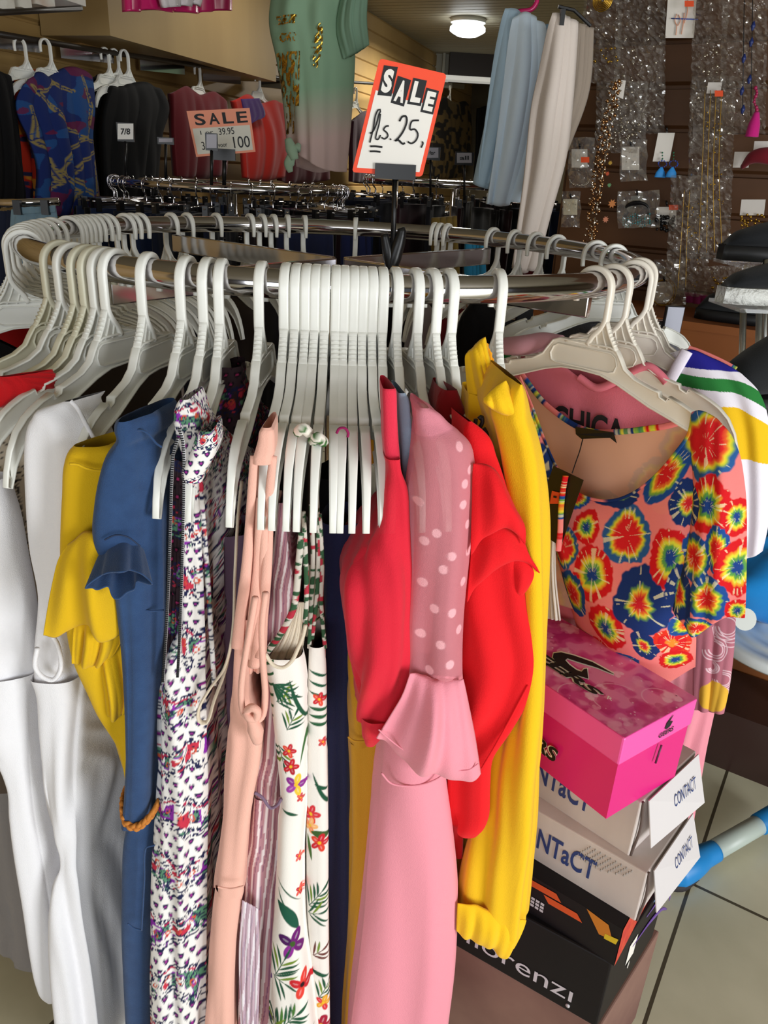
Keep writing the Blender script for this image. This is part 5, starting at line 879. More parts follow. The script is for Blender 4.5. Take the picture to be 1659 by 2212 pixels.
# ceiling lamp
cl = atz(1012, 40, 2.6); d = thing('ceiling_light', 'round lit ceiling lamp with a white shade', 'ceiling light', (cl[0], cl[1], 2.6))
v, f = tube([cl, cl - [0, 0, .03]], .14, 32); mesh('base_plate', v, f, mat('lamp_plate', 'd8d8d0', rough=.5), d)
v, f = tube([cl - [0, 0, .03], cl - [0, 0, .05], cl - [0, 0, .09], cl - [0, 0, .12]], [.10, .14, .14, .08], 32, 12); mesh('lit_diffuser', v, f, mat('lamp_diffuser', 'ffffff', rough=.4, emit=('f4fbff', 9)), d)
for i, (x, y, p) in enumerate([(cl[0], cl[1] - .2, 40), (-.1, 2.6, 7), (1.6, 2.2, 9)]):  # area lights added to brighten the background; only the first sits by the lamp
    l = bpy.data.lights.new('background_fill_light', 'AREA'); l.shape = 'DISK'; l.size = .4; l.energy = p; l.color = (1, .96, .88); ob = bpy.data.objects.new('background_fill_light', l); sc.collection.objects.link(ob); ob.location = (x, y, 2.42)

# wall blouses
def wp(lo): return lambda px, py, off=0: WALL(px, py, off)
WALL3 = Plane(WL + WALL.n * .24, 21.)
def chain(x, y):
    C = base_col(x.shape, '1c2c66'); C = blend(C, vn(x / 22, y / 26, 3) > .62, '24508a', .8); C = blend(C, vn(x / 18, y / 15, 5) > .76, '6a1c3c', .8)
    for pts in ([(55, 190), (90, 235), (120, 275), (160, 300), (200, 310)], [(160, 170), (175, 230), (165, 290), (120, 330), (110, 370), (150, 410), (140, 445)], [(45, 230), (60, 300), (95, 340), (110, 390), (90, 430)], [(190, 320), (150, 350), (140, 380), (180, 420)], [(60, 205), (100, 190), (140, 200)], [(195, 300), (186, 350), (196, 430)]):
        for i in range(len(pts) - 1):
            dd, t = seg_d(x, y, *pts[i], *pts[i + 1]); C = blend(C, soft(abs(dd - 2.4) - 1.5, 1.5) * (vn(x / 3, y / 3, 2) > .25), '93824e')
    return C
def redprint(x, y): C = base_col(x.shape, 'c0301c'); C = blend(C, vn(x / 9, y / 14, 3) > .58, 'd88a2c'); C = blend(C, vn(x / 8, y / 12, 6) > .68, '2c2a4c'); return C
def leop(x, y): C = base_col(x.shape, '4c3c1e'); return blend(C, vn(x / 5, y / 9, 3) > .5, '120e0a')
G = 'blouses on the left wall'
def wblouse(name, label, cat, top, right, bottom, left, mt_, off=0, paint=None, n=50, m_=50, amp=.012, seed=1, nf=3):
    o = coons(name, top, right, bottom, left, WALL3, mt_, off=off, amp=amp, seed=seed, nf=nf, bulge=.03, th=.03, n=n, m_=m_, paint=paint); return tag(o, label, cat, G)
wblouse('hanging_blouse', 'dark blouse cut by the left edge of the photo', 'blouse', [(-50, 175), (4, 165)], [(4, 165), (12, 250), (40, 430)], [(-50, 440), (40, 430)], [(-50, 175), (-50, 440)], M_BLACK)
wblouse('hanging_blouse', 'red and orange print blouse behind the navy chain-print one', 'blouse', [(8, 172), (40, 160), (78, 166)], [(78, 166), (90, 300), (90, 428)], [(40, 430), (90, 428)], [(8, 172), (14, 250), (28, 330), (40, 430)], M_PRINT, -.06, redprint, 120, 70, seed=3)
wblouse('hanging_blouse', 'navy blue blouse printed with gold chains', 'blouse', [(48, 182), (80, 172), (102, 184), (125, 170), (150, 160), (186, 166)], [(186, 166), (192, 230), (188, 300), (206, 440)], [(72, 442), (130, 452), (206, 440)], [(48, 182), (28, 232), (52, 290), (74, 360), (72, 442)], M_PRINT, .02, chain, 240, 170, seed=4)
wblouse('hanging_blouse', 'black blouse with small puffed sleeves, rear one of two', 'blouse', [(190, 168), (215, 172), (250, 178)], [(250, 178), (250, 420)], [(200, 430), (250, 420)], [(190, 168), (198, 300), (200, 430)], M_BLACK, -.05)
wblouse('hanging_blouse', 'black blouse behind the small white size card', 'blouse', [(232, 186), (252, 196), (276, 192), (305, 188), (335, 196)], [(335, 196), (350, 232), (338, 280), (332, 350), (330, 420)], [(215, 430), (330, 420)], [(232, 186), (218, 260), (215, 430)], fabric('black_satin', '050506', rough=.8, sheen=0), .02)
wblouse('hanging_blouse', 'dark red beaded blouse behind the peach sale card', 'blouse', [(362, 202), (395, 196), (425, 216), (455, 206), (478, 220)], [(478, 220), (480, 300), (476, 375)], [(376, 380), (476, 375)], [(362, 202), (368, 280), (376, 380)], fabric('dark_red_knit', '5c0d16'), .0, seed=7)
wblouse('hanging_blouse', 'orange-red blouse with purple collar, right of the peach sale card', 'blouse', [(496, 218), (528, 212), (556, 232), (585, 222), (604, 226)], [(604, 226), (614, 300), (606, 380)], [(520, 384), (606, 380)], [(496, 218), (512, 290), (520, 384)], fabric('orange_red', 'b02418'), .0, seed=8)
o = coons('collar', [(520, 214), (560, 212)], [(560, 212), (572, 250), (550, 262)], [(540, 270), (550, 262)], [(520, 214), (530, 250), (540, 270)], WALL3, fabric('purple_collar', '3c1c5c'), off=.08, n=16, m_=16); tag(o, 'purple collar piece on the orange-red blouse', 'collar')
wblouse('hanging_blouse', 'maroon blouse half hidden behind the green T-shirt', 'blouse', [(592, 300), (640, 290), (700, 300)], [(700, 300), (705, 385)], [(598, 390), (705, 385)], [(592, 300), (598, 390)], M_MAROON, -.05)
wblouse('hanging_blouse', 'dark plum blouse between the green T-shirt and the sale sign', 'blouse', [(756, 262), (780, 246), (826, 250)], [(826, 250), (840, 390)], [(750, 392), (840, 390)], [(756, 262), (750, 392)], fabric('plum_blouse', '3a1422'), 0)
wblouse('hanging_blouse', 'brown leopard print blouse right of the sale sign', 'blouse', [(930, 232), (955, 214), (976, 226), (1000, 222), (1012, 236)], [(1012, 236), (1014, 300), (1000, 380)], [(925, 384), (1000, 380)], [(930, 232), (925, 384)], M_PRINT, 0, leop, 120, 60)
wblouse('hanging_blouse', 'black garment between the leopard blouse and the blue trousers', 'blouse', [(1030, 234), (1060, 228)], [(1060, 228), (1064, 380)], [(1022, 384), (1064, 380)], [(1030, 234), (1022, 384)], M_BLACK, 0)
for i, (px, py, lab) in enumerate([(42, 96, 'hanger over the red and orange print blouse'), (97, 98, 'hanger over the navy chain-print blouse'), (226, 116, 'leftmost hanger over the black blouses'), (246, 118, 'middle hanger over the black blouses'), (268, 120, 'rightmost hanger over the black blouses'), (426, 150, 'hanger over the dark red blouse'), (556, 166, 'hanger over the orange-red blouse'), (768, 196, 'hanger right of the green T-shirt'), (972, 190, 'hanger over the leopard blouse')]):
    p = WALL(px, py, .24 + (.03 if px in (97, 268) else 0)); k = .92 + .02 * (i % 3)
    o = copy_tree(PROTO['hanger_white']); o.location = p; o.rotation_euler = (0, 0, rad(66 - 3 + 3 * (i % 3))); o.scale = (k, 1.2, k); o['label'] = 'white ' + lab + ' on the wall'; o['group'] = 'white hangers on the left wall'
# dark racks behind: chrome clip hangers, dark trousers
def clip_proto(label, group):
    t = thing('trouser_hanger', label, 'hanger', (0, 0, 0), group, .001)
    v, f = tube([(-.018, 0, -.008), (-.016, 0, .012), (0, 0, .022), (.017, 0, .010), (.014, 0, -.02), (0, 0, -.035), (0, 0, -.06)], .0026, 6, 24); mesh('hook', v, f, CHROME, t)
    v, f = tube([(-.14, 0, -.062), (.14, 0, -.062)], .003, 6); mesh('bar', v, f, CHROME, t)
    for s in (-1, 1): mesh('clip', *boxm((s * .12, 0, -.075), (.02, .018, .045)), BLACKP, t, smooth=False)
    return t
def trouser_mesh(name, mt_, seed=1, L=.75, w=.15):
    V, n, m_ = [], 14, 40
    for i in range(n):
        z = -.085 - L * i / (n - 1)
        for j in range(m_):
            a = 2 * pi * j / m_; V.append((w * (1 + .05 * i / n) * cos(a), .016 * sin(a) * (1 + .6 * sin(3 * a + seed)) + .004 * sin(9 * a + z * 9), z))
    f = gridf(n, m_, True); f.append(tuple(range(m_))); return mesh(name, V, f, mt_, None, base=(0, 0, 0))
CP = None; TP_ = {}
COLS = [('navy_denim', '141b30'), ('black_twill', '0b0b0e'), ('charcoal_twill', '1c1c22'), ('ink_blue_denim', '1c2c50'), ('dark_wine_twill', '2a0c14')]
def rack_items(where, pts, hl, tl_):
    global CP
    for i, (x, y, z, a) in enumerate(pts):
        if CP is None: CP = clip_proto('', ''); o = CP
        else: o = copy_tree(CP)
        o.location = (x, y, z); o.rotation_euler = (0, 0, a); o['label'] = hl; o['group'] = 'clip hangers ' + where
        cn, cc = COLS[(i * 7 + i // 3) % 5]
        if cn not in TP_: TP_[cn] = t = trouser_mesh('hanging_trousers', fabric(cn, cc), len(TP_))
        else: t = TP_[cn].copy(); sc.collection.objects.link(t)
        t.location = (x, y, z); t.rotation_euler = (0, 0, a); tag(t, '%s trousers hanging %s' % (cn.replace('_', ' ').replace(' denim', ' denim').replace(' twill', ''), tl_), 'trousers', cn.replace('_', ' ') + ' trousers ' + where)
def round_rack(label, c, r, z, n, where, hl, tl_, a0=0):
    d = thing('clothes_rack', label, 'clothes rack', (c[0], c[1], 0)); c3 = np.array([c[0], c[1], 0]); th = np.linspace(0, 2 * pi, 97)[:-1]
    v, f = tube(c3 + np.stack([r * np.cos(th), r * np.sin(th), 0 * th + z], -1), .015, 12, closed=True, upv=(0, 0, 1)); mesh('rail', v, f, CHROME, d)
    v, f = tube([c3 + [0, 0, .03], c3 + [0, 0, z]], .02, 12); mesh('post', v, f, CHROME, d)
    for k in range(4): a = k * pi / 2 + .4; v, f = tube([c3 + [0, 0, z], c3 + [r * cos(a), r * sin(a), z]], .008, 8); mesh('cross_arm', v, f, CHROME, d)
    rr = random.Random(int(n + a0)); P = []
    for k in range(n): a = 2 * pi * (k + rr.uniform(-.3, .3)) / n; P.append((c[0] + r * cos(a), c[1] + r * sin(a), z, a))
    rack_items(where, P, hl, tl_)
c2 = at(500, 402, 1.95); round_rack('smaller round chrome rack behind, packed with dark trousers', (c2[0], c2[1]), .45, c2[2], 40, 'on the second round rack', 'chrome clip hanger on the round rack below the peach sale card', 'on the round rack below the peach sale card')
c3_ = at(985, 398, 2.5); round_rack('far round rack right of the sale sign stand, packed with dark clothes', (c3_[0], c3_[1]), .42, c3_[2], 26, 'on the far round rack', 'chrome clip hanger on the far rack right of the sale sign', 'on the far rack right of the sale sign', 1)
# straight rail below the wall blouses
A, B = WALL(-80, 425, .55), WALL(1120, 432, .55); A = np.array([A[0], A[1], 1.22]); B = A + WALL.t * 6.2
d = thing('straight_rail', 'long chrome rail of trousers along the left wall', 'rail', A); v, f = tube([A, B], .013, 10); mesh('rail', v, f, CHROME, d)
for s in (.02, .5, .98): p = A + (B - A) * s; v, f = tube([p, (p[0], p[1], 0)], .013, 8); mesh('upright', v, f, CHROME, d)
P = [(*(A + WALL.t * (.2 + .105 * k))[:2], 1.22, rad(-30) + .06 * (k % 3)) for k in range(54)]
rack_items('on the straight rail', P, 'chrome clip hanger on the straight rail along the left wall', 'on the straight rail along the left wall')
d = thing('jeans', 'light blue washed jeans clipped at the left edge below the blouses', 'jeans', at(80, 460, .75)); 
coons('jeans_body', [(34, 452), (120, 449)], [(120, 449), (122, 520), (118, 700)], [(20, 700), (118, 700)], [(34, 452), (32, 520), (20, 700)], YP(.75), fabric('washed_denim', '7f98a4', var=(20, '5c7686', .6)), d, amp=.008, th=.02)
coons('waistband', [(33, 448), (121, 444)], [(121, 444), (121, 458)], [(33, 463), (121, 458)], [(33, 448), (33, 463)], YP(.735), fabric('washed_denim', '7f98a4'), d, amp=.001, th=.012, n=8)
for x in (38, 98): v, f = boxm(at(x, 448, .72), (.018, .016, .034)); mesh('clip', v, f, BLACKP, d, smooth=False)
d = thing('jeans', 'dark navy jeans at the far left edge beside the washed pair', 'jeans', at(0, 470, .78)); coons('jeans_body', [(-40, 458), (34, 455)], [(34, 455), (30, 700)], [(-60, 700), (30, 700)], [(-40, 458), (-60, 700)], YP(.78), fabric('navy_denim', '141b30'), d, amp=.008, th=.02)
d = thing('low_rail', 'chrome rail carrying the jeans at the left edge', 'rail', at(60, 438, .76)); v, f = tube([at(-40, 440, .76), at(128, 436, .76)], .010, 8); mesh('bar', v, f, CHROME, d)
for px, lab, x1 in ((585, 'blue', 0), ):
    pass
# peach sale card on the second rack
PY = YP(1.45); d = thing('sale_sign', 'peach SALE card, 1 for 39.95 and 100, above the second rack', 'sign', PY(485, 400))
q = [PY(403, 240), PY(539, 233), PY(552, 328), PY(424, 339)]
def bl2(u, v): return (q[0] * (1 - u) + q[1] * u) * (1 - v) + (q[3] * (1 - u) + q[2] * u) * v
solid(mesh('card', [bl2(*x) for x in ((0, 0), (1, 0), (1, 1), (0, 1))], [(0, 1, 2, 3)], mat('peach_card', 'f0997a', rough=.6), d, smooth=False), .002, 0)
quad_on([bl2(*x) for x in ((.035, .38), (.965, .38), (.965, .95), (.035, .95))], 'card_face', mat('dull_card', 'd8d4c6', rough=.6), d, .0016)
for i, ch in enumerate('SALE'): text_on(ch, [bl2(*x) for x in ((.10 + .225 * i, .07), (.27 + .225 * i, .07), (.27 + .225 * i, .32), (.10 + .225 * i, .32))], 'letter', INK, d, bold=.02, lift=.0022)
text_on('1 pr', [bl2(*x) for x in ((.15, .44), (.36, .44), (.36, .55), (.15, .55))], 'handwriting', INK, d, lift=.003); text_on('.39\u2079\u2075' if False else '39.95', [bl2(*x) for x in ((.45, .41), (.70, .41), (.70, .56), (.45, .56))], 'handwriting', INK, d, lift=.003)
text_on('3', [bl2(*x) for x in ((.13, .68), (.18, .68), (.18, .86), (.13, .86))], 'handwriting', INK, d, lift=.003); text_on('voor', [bl2(*x) for x in ((.40, .76), (.55, .76), (.55, .83), (.40, .83))], 'handwriting', INK, d, lift=.003); text_on('100\u207b' if False else '100', [bl2(*x) for x in ((.66, .62), (.93, .62), (.93, .88), (.66, .88))], 'handwriting', INK, d, lift=.003)
mesh('card_clamp', *boxm(PY(484, 334), (.075, .014, .035)), BLACKP, d, smooth=False); v, f = tube([PY(485, 340), PY(484, 400)], .007, 8); mesh('pole', v, f, BLACKP, d)
for nm, lab, px, py, w_, h_, tx, Yv in (('size_sign', 'small white card reading 7/8 in a black frame on a stand', 271, 284, 34, 34, '7/8', 1.6), ('price_ticket', 'small grey ticket on a black stand before the peach sale card', 457, 305, 22, 30, '', 1.3), ('price_ticket', 'small blank ticket holder on a stand left of the peach card', 358, 303, 30, 8, '', 1.6), ('price_ticket', 'small printed ticket right of the sale sign', 930, 330, 34, 22, '4 for', 2.0), ('price_ticket', 'second small printed ticket between sale sign and blue trousers', 1003, 341, 32, 22, 'all', 2.0)):
    p = YP(Yv); d = thing(nm, lab, 'sign', p(px, py + 80)); a, b = p(px - w_ / 2 - 3, py - h_ / 2 - 3), p(px + w_ / 2 + 3, py + h_ / 2 + 6); mesh('frame', *boxm((a + b) / 2, (b[0] - a[0], .008, a[2] - b[2])), BLACKP, d, smooth=False)
    qq = [p(px - w_ / 2, py - h_ / 2, .006), p(px + w_ / 2, py - h_ / 2, .006), p(px + w_ / 2, py + h_ / 2, .006), p(px - w_ / 2, py + h_ / 2, .006)]; quad_on(qq, 'card', mat('grey_card' if tx != '7/8' else 'card_white2', 'b4b2bc' if tx != '7/8' else 'f0eee8', rough=.6), d, .0)
    if tx: text_on(tx, [p(px - w_ * .3, py - h_ * .2, .008), p(px + w_ * .3, py - h_ * .2, .008), p(px + w_ * .3, py + h_ * .2, .008), p(px - w_ * .3, py + h_ * .2, .008)], 'lettering', INK, d, bold=.02)
    v, f = tube([p(px, py + h_ / 2 + 4), p(px, py + h_ / 2 + 80)], .005, 6); mesh('pole', v, f, BLACKP, d)

# goods at the top edge
d = thing('boxed_goods', 'row of white and brown packages on a shelf at the top left corner', 'packages', WALL(90, 10, .5))
for i, (x0, x1, y1, c_) in enumerate([(-40, 34, 27, 'b8ae9c'), (36, 70, 22, 'd8d2c4'), (72, 120, 20, 'c8a890'), (122, 186, 14, 'd4cabc')]):
    a, b = WALL(x0, -60, .5), WALL(x1, y1, .5); R_ = rotz(rad(69)); c = (a + b) / 2; mesh('package', *boxm(c - WALL.n * .08, (abs((b - a) @ WALL.t), .16, abs(a[2] - b[2])), R_), mat('pack_%d' % i, c_, rough=.5, var=(18, 'e4e0d4', .4)), d, smooth=False)
a, b = WALL(-60, 30, .5), WALL(175, 18, .5); v, f = tube([a, b], .008, 6); mesh('shelf_edge', v, f, mat('dark_bar'), d)
o = coons('hanging_pink_bag', [(268, -60), (480, -60)], [(480, -60), (482, 22)], [(270, 26), (330, 22), (400, 28), (482, 22)], [(268, -60), (270, 26)], Plane(WL + WALL.n * .7, 21.), mat('magenta_plastic', 'c01c60', rough=.25), amp=.02, nf=3, n=24, m_=40, th=.03); tag(o, 'magenta plastic bag of goods at the top edge', 'bag')
o = coons('white_bag', [(330, -60), (440, -60)], [(440, -60), (420, 10)], [(350, 16), (420, 10)], [(330, -60), (350, 16)], Plane(WL + WALL.n * .76, 21.), mat('white_plastic_bag', 'd8cfd0', rough=.3), amp=.01, nf=3, n=14, m_=20, th=.02); tag(o, 'white card pack in front of the magenta bag', 'pack')

# green T-shirt with gold foil print on a torso form
YT = YP(1.55)
def tee(x, y):
    C = base_col(x.shape, '86a588'); t = np.clip((y - 195 + (x - 680) * .15) / 110, 0, 1)[..., None]; C[..., :3] = C[..., :3] * (1 - t) + np.array(hexc('c2a7a0')) * t; t2 = np.clip((y - 335) / 30, 0, 1)[..., None]; return C
def foilm(x, y): return ((vn(x / 3.0, y / 13, 3) > .52) * (x > 597 + (y - 130) * .10) * (x < 650 - (y - 130) * .02) * (y > 118) * (y < 232)) | ((vn(x / 3, y / 3, 8) > .5) * (abs(y - 52) < 9) * (abs(x - 622) < 22)) | ((vn(x / 3, y / 4, 9) > .5) * (abs(y - 88) < 9) * (abs(x - 624) < 18)) | ((vn(x / 3, y / 4, 4) > .45) * (np.hypot((x - 688 - (y - 110) * -.12) / 9, (y - 110) / 48) < 1)) | ((vn(x / 2, y / 18, 6) > .6) * (abs(x - 628) < 10) * (y > 200) * (y < 290))
d = thing('green_t_shirt', 'sage green to pink knotted T-shirt with gold foil print, hanging on a torso form', 't-shirt', YT(680, 380))
top = [(590, -30), (640, -40), (700, -40), (770, -30)]; rt_e = [(770, -30), (764, 60), (766, 130), (758, 260), (748, 372)]; bt = [(622, 330), (650, 338), (690, 362), (720, 370), (748, 372)]; lf = [(590, -30), (582, 48), (598, 130), (612, 220), (622, 330)]
M_TEE = mat('tee_cloth', rough=.85, vcol=True, spec=.2); bel = lambda u, v: .09 * np.sin(pi * u) ** .6 + .02 * np.exp(-((u - .25) ** 2 + (v - .18) ** 2) / .012) + .02 * np.exp(-((u - .62) ** 2 + (v - .2) ** 2) / .012) - .012 * abs(np.sin(14 * (u - .2) / (v * .4 + .6))) * np.clip(v - .5, 0, 1)
coons('shirt_front', top, rt_e, bt, lf, YT, M_TEE, d, off2=bel, amp=.006, nf=3, n=120, m_=90, paint=tee, th=.002)
# gold foil as its own shiny layer cut from the same cloth surface
n_, mm_ = 330, 260; Tt, Bb, Ll, Rr = spl(top, mm_), spl(bt, mm_), spl(lf, n_), spl(rt_e, n_); u = np.linspace(0, 1, mm_)[None, :, None]; v = np.linspace(0, 1, n_)[:, None, None]
Pq = (1 - v) * Tt[None] + v * Bb[None] + (1 - u) * Ll[:, None] + u * Rr[:, None] - ((1 - u) * (1 - v) * Tt[0] + u * (1 - v) * Tt[-1] + (1 - u) * v * Bb[0] + u * v * Bb[-1]); fm = foilm(Pq[..., 0], Pq[..., 1]); uu, vv = u[..., 0] + 0 * v[..., 0], v[..., 0] + 0 * u[..., 0]
ids = {}; V, F_ = [], []
for i in range(n_ - 1):
    for j in range(mm_ - 1):
        if fm[i, j]:
            fq = []
            for a, b in ((i, j), (i, j + 1), (i + 1, j + 1), (i + 1, j)):
                if (a, b) not in ids: ids[(a, b)] = len(V); V.append(YT(*Pq[a, b]) + YT.n * (float(bel(uu[a, b], vv[a, b])) + .012 + .003 * sin(a * .31 + b * .2)))
                fq.append(ids[(a, b)])
            F_.append(tuple(fq))
mesh('gold_foil_print', V, F_, mat('gold_foil', 'e8bc4c', rough=.22, metal=1, bump=(120, .8)), d)
coons('shirt_back', [(600, -30), (765, -30)], [(765, -30), (745, 360)], [(640, 360), (690, 376), (745, 366)], [(600, -30), (640, 360)], YT, M_TEE, d, off=-.14, amp=.004, paint=tee, n=40, m_=30)
coons('sleeve', [(742, -30), (796, -30)], [(796, -30), (792, 40), (797, 97)], [(742, 128), (765, 118), (797, 97)], [(742, -30), (726, 60), (742, 128)], YT, M_TEE, d, off=.07, bulge=.05, amp=.006, n=40, m_=30, paint=lambda x, y: base_col(x.shape, '7d9c84'))
v, f = cat_(tube([YT(622, 300, .12), YT(632, 330, .13), YT(636, 345, .13)], [.012, .02, .014], 10, 12), tube([YT(630, 335, .13), YT(624, 358, .13), YT(628, 372, .13)], [.014, .018, .008], 10, 12, .5), tube([YT(640, 322, .13), YT(646, 312, .12)], [.016, .008], 8, 6)); mesh('side_knot', v, f, fabric('sage_cloth', '8fa68c'), d)
v, f = tube([YT(690, -60), YT(690, -200)], .01, 8); mesh('hanging_rod', v, f, STEEL, d)

# trousers hanging from above
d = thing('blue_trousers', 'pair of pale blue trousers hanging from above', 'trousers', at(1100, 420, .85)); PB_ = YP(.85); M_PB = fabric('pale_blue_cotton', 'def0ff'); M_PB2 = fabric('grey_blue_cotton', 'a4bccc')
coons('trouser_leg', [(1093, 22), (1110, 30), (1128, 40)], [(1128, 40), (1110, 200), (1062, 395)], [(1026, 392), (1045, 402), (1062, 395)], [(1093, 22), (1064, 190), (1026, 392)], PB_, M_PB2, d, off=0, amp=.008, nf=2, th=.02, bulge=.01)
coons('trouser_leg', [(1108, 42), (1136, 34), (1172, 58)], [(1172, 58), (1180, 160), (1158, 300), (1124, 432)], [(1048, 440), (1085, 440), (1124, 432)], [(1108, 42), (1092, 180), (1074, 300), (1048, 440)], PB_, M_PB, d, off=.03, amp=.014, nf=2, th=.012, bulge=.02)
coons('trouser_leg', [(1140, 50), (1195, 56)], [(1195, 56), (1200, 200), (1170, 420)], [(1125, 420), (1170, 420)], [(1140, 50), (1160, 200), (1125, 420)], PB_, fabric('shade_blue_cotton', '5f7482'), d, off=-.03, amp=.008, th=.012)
o = strand('magenta_hanger', [(1096, 40), (1120, 26), (1148, 20), (1160, 2), (1156, -14)], .86, .006, mat('magenta_plastic'), None, res=30); tag(o, 'magenta plastic hanger holding the pale blue trousers', 'hanger')
d = thing('beige_trousers', 'long beige trousers clipped by the waist beside the blue ones', 'trousers', at(1130, 560, .7)); PG = YP(.7)
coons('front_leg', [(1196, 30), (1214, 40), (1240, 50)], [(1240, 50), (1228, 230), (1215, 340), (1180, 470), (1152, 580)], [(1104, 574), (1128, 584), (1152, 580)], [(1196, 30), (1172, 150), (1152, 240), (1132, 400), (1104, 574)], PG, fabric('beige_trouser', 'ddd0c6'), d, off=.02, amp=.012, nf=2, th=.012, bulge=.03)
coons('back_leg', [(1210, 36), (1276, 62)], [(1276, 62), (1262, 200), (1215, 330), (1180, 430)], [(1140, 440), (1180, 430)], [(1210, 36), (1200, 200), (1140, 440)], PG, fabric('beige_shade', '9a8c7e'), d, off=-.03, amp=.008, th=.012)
v, f = cat_(boxm(at(1214, 38, .66), (.010, .014, .032)), tube([at(1206, 14, .68), at(1240, 22, .68), at(1276, 56, .68)], .004, 6)); mesh('clip_bar', v, f, BLACKP, d, smooth=False)
# stuff glimpsed between the hooks
for i, (a, b, y0, Yv, c_, lab) in enumerate([(1010, 1040, 520, 1.2, '1c6c8c', 'turquoise garment glimpsed behind the far rail'), (1128, 1160, 440, 1.5, '6c1420', 'dark red garment behind the beige trousers'), (740, 800, 505, 1.3, '1c2450', 'navy garment seen through the middle of the far rail'), (935, 985, 470, 1.4, '6a5420', 'ochre garment deep behind the sign stand'), (600, 720, 505, 1.1, '20284c', 'navy print garment seen through the round rack')]):
    o = coons('hanging_garment', [(a, y0), (b, y0 - 4)], [(b, y0 - 4), (b + 6, y0 + 200)], [(a, y0 + 200), (b + 6, y0 + 200)], [(a, y0), (a, y0 + 200)], YP(Yv), fabric('glimpse_%d' % i, c_), amp=.01, th=.02, n=16, m_=16); tag(o, lab, 'garment')

# ------------------------------------------------------------------ jewellery display on the right
NJ = np.array([.588, .809, 0]); PJ = Plane(NJ * 1.3, 126.); WJ = mat('brown_display_board', '5c3a20', rough=.5, var=(2.5, '45290f', .6, 4)); J0 = PJ(1222, 400); tdir = PJ.t if PJ.t[0] > 0 else -PJ.t; 
d = thing('jewellery_board', 'brown slatted display board hung with jewellery', 'display board', (J0[0], J0[1], 0))
prof = []; z = .75
while z < 2.6: prof += [(.0, z + .004), (0, z + .092), (-.014, z + .095), (-.014, z + .103)]; z += .107
A = np.array([J0[0], J0[1], 0]); B = A + tdir * 2.2; n = len(prof); V = [p + PJ.n * o_ + np.array([0, 0, zz]) for p in (A, B) for o_, zz in prof]
mesh('slat_board', V, [(i, i + 1, n + i + 1, n + i) for i in range(n - 1)], WJ, d, smooth=False)
ang = math.atan2(tdir[1], tdir[0]); Rj = rotz(ang)
mesh('side_panel', *boxm(A - PJ.n * .03 + np.array([0, 0, 1.68]), (.02, .05, 1.85), Rj), WJ, d, smooth=False)
CAB = mat('orange_brown_wood', '9a5c2c', rough=.5, var=(3, '7d4520', .6, .25)); cb = thing('base_cabinet', 'orange-brown wooden cabinet below the jewellery board', 'cabinet', A + PJ.n * .12)
c = PJ(1450, 700, .12); c0 = A + tdir * .75 + PJ.n * .15
mesh('carcass', *boxm(c0 + np.array([0, 0, .62]), (1.9, .26, 1.0), Rj), CAB, cb, smooth=False); mesh('plinth', *boxm(c0 + PJ.n * .02 + np.array([0, 0, .06]), (1.95, .30, .12), Rj), mat('dark_plinth', '2c1c16', rough=.4), cb, smooth=False)
mesh('top_board', *boxm(c0 + np.array([0, 0, 1.125]), (1.92, .28, .02), Rj), CAB, cb, smooth=False)
low = thing('dark_low_shelf', 'dark brown glossy low shelf on the floor behind the white table', 'shelf', A + PJ.n * .4); mesh('shelf_block', *boxm(A + tdir * 1.2 + PJ.n * .40 + np.array([0, 0, .09]), (1.7, .22, .18), Rj), mat('dark_gloss', '3a2824', rough=.25), low, smooth=False)

CEL = bpy.data.materials.new('cellophane'); CEL.use_nodes = True; nt = CEL.node_tree; nt.nodes.clear(); out = nt.nodes.new('ShaderNodeOutputMaterial'); tr = nt.nodes.new('ShaderNodeBsdfTransparent'); gl = nt.nodes.new('ShaderNodeBsdfGlossy'); gl.inputs['Roughness'].default_value = .12; gl.inputs['Color'].default_value = (.95, .93, .9, 1); tr.inputs[0].default_value = (.93, .92, .9, 1)
df = nt.nodes.new('ShaderNodeBsdfDiffuse'); df.inputs[0].default_value = (.75, .72, .68, 1); m1 = nt.nodes.new('ShaderNodeMixShader'); m1.inputs[0].default_value = .12; m2 = nt.nodes.new('ShaderNodeMixShader'); m2.inputs[0].default_value = .2
nt.links.new(tr.outputs[0], m1.inputs[1]); nt.links.new(df.outputs[0], m1.inputs[2]); nt.links.new(m1.outputs[0], m2.inputs[1]); nt.links.new(gl.outputs[0], m2.inputs[2]); nt.links.new(m2.outputs[0], out.inputs[0]); CEL.name = 'cellophane'
tcn = nt.nodes.new('ShaderNodeTexCoord'); vo = nt.nodes.new('ShaderNodeTexVoronoi'); vo.inputs['Scale'].default_value = 38; bp = nt.nodes.new('ShaderNodeBump'); bp.inputs['Strength'].default_value = 1; bp.inputs['Distance'].default_value = .012
nt.links.new(tcn.outputs['Object'], vo.inputs['Vector']); nt.links.new(vo.outputs['Distance'], bp.inputs['Height']); nt.links.new(bp.outputs[0], gl.inputs['Normal'])
def crinkle(name, x0, y0, x1, y1, par, off=.05, amp=.012, seed=1, sk=0, n=None, m_=None):
    n = n or max(8, int((y1 - y0) / 6)); m_ = m_ or max(6, int((x1 - x0) / 6)); r_ = random.Random(seed); V = []
    for i in range(n):
        for j in range(m_):
            px, py = x0 + (x1 - x0) * j / (m_ - 1) + sk * (i / (n - 1)), y0 + (y1 - y0) * i / (n - 1); V.append(PJ(px + r_.uniform(-2, 2), py + r_.uniform(-2, 2), off + r_.uniform(-amp, amp)))
    F_ = []
    for q4 in gridf(n, m_): F_ += [(q4[0], q4[1], q4[2]), (q4[0], q4[2], q4[3])]
    return mesh(name, V, F_, CEL, par, smooth=False)
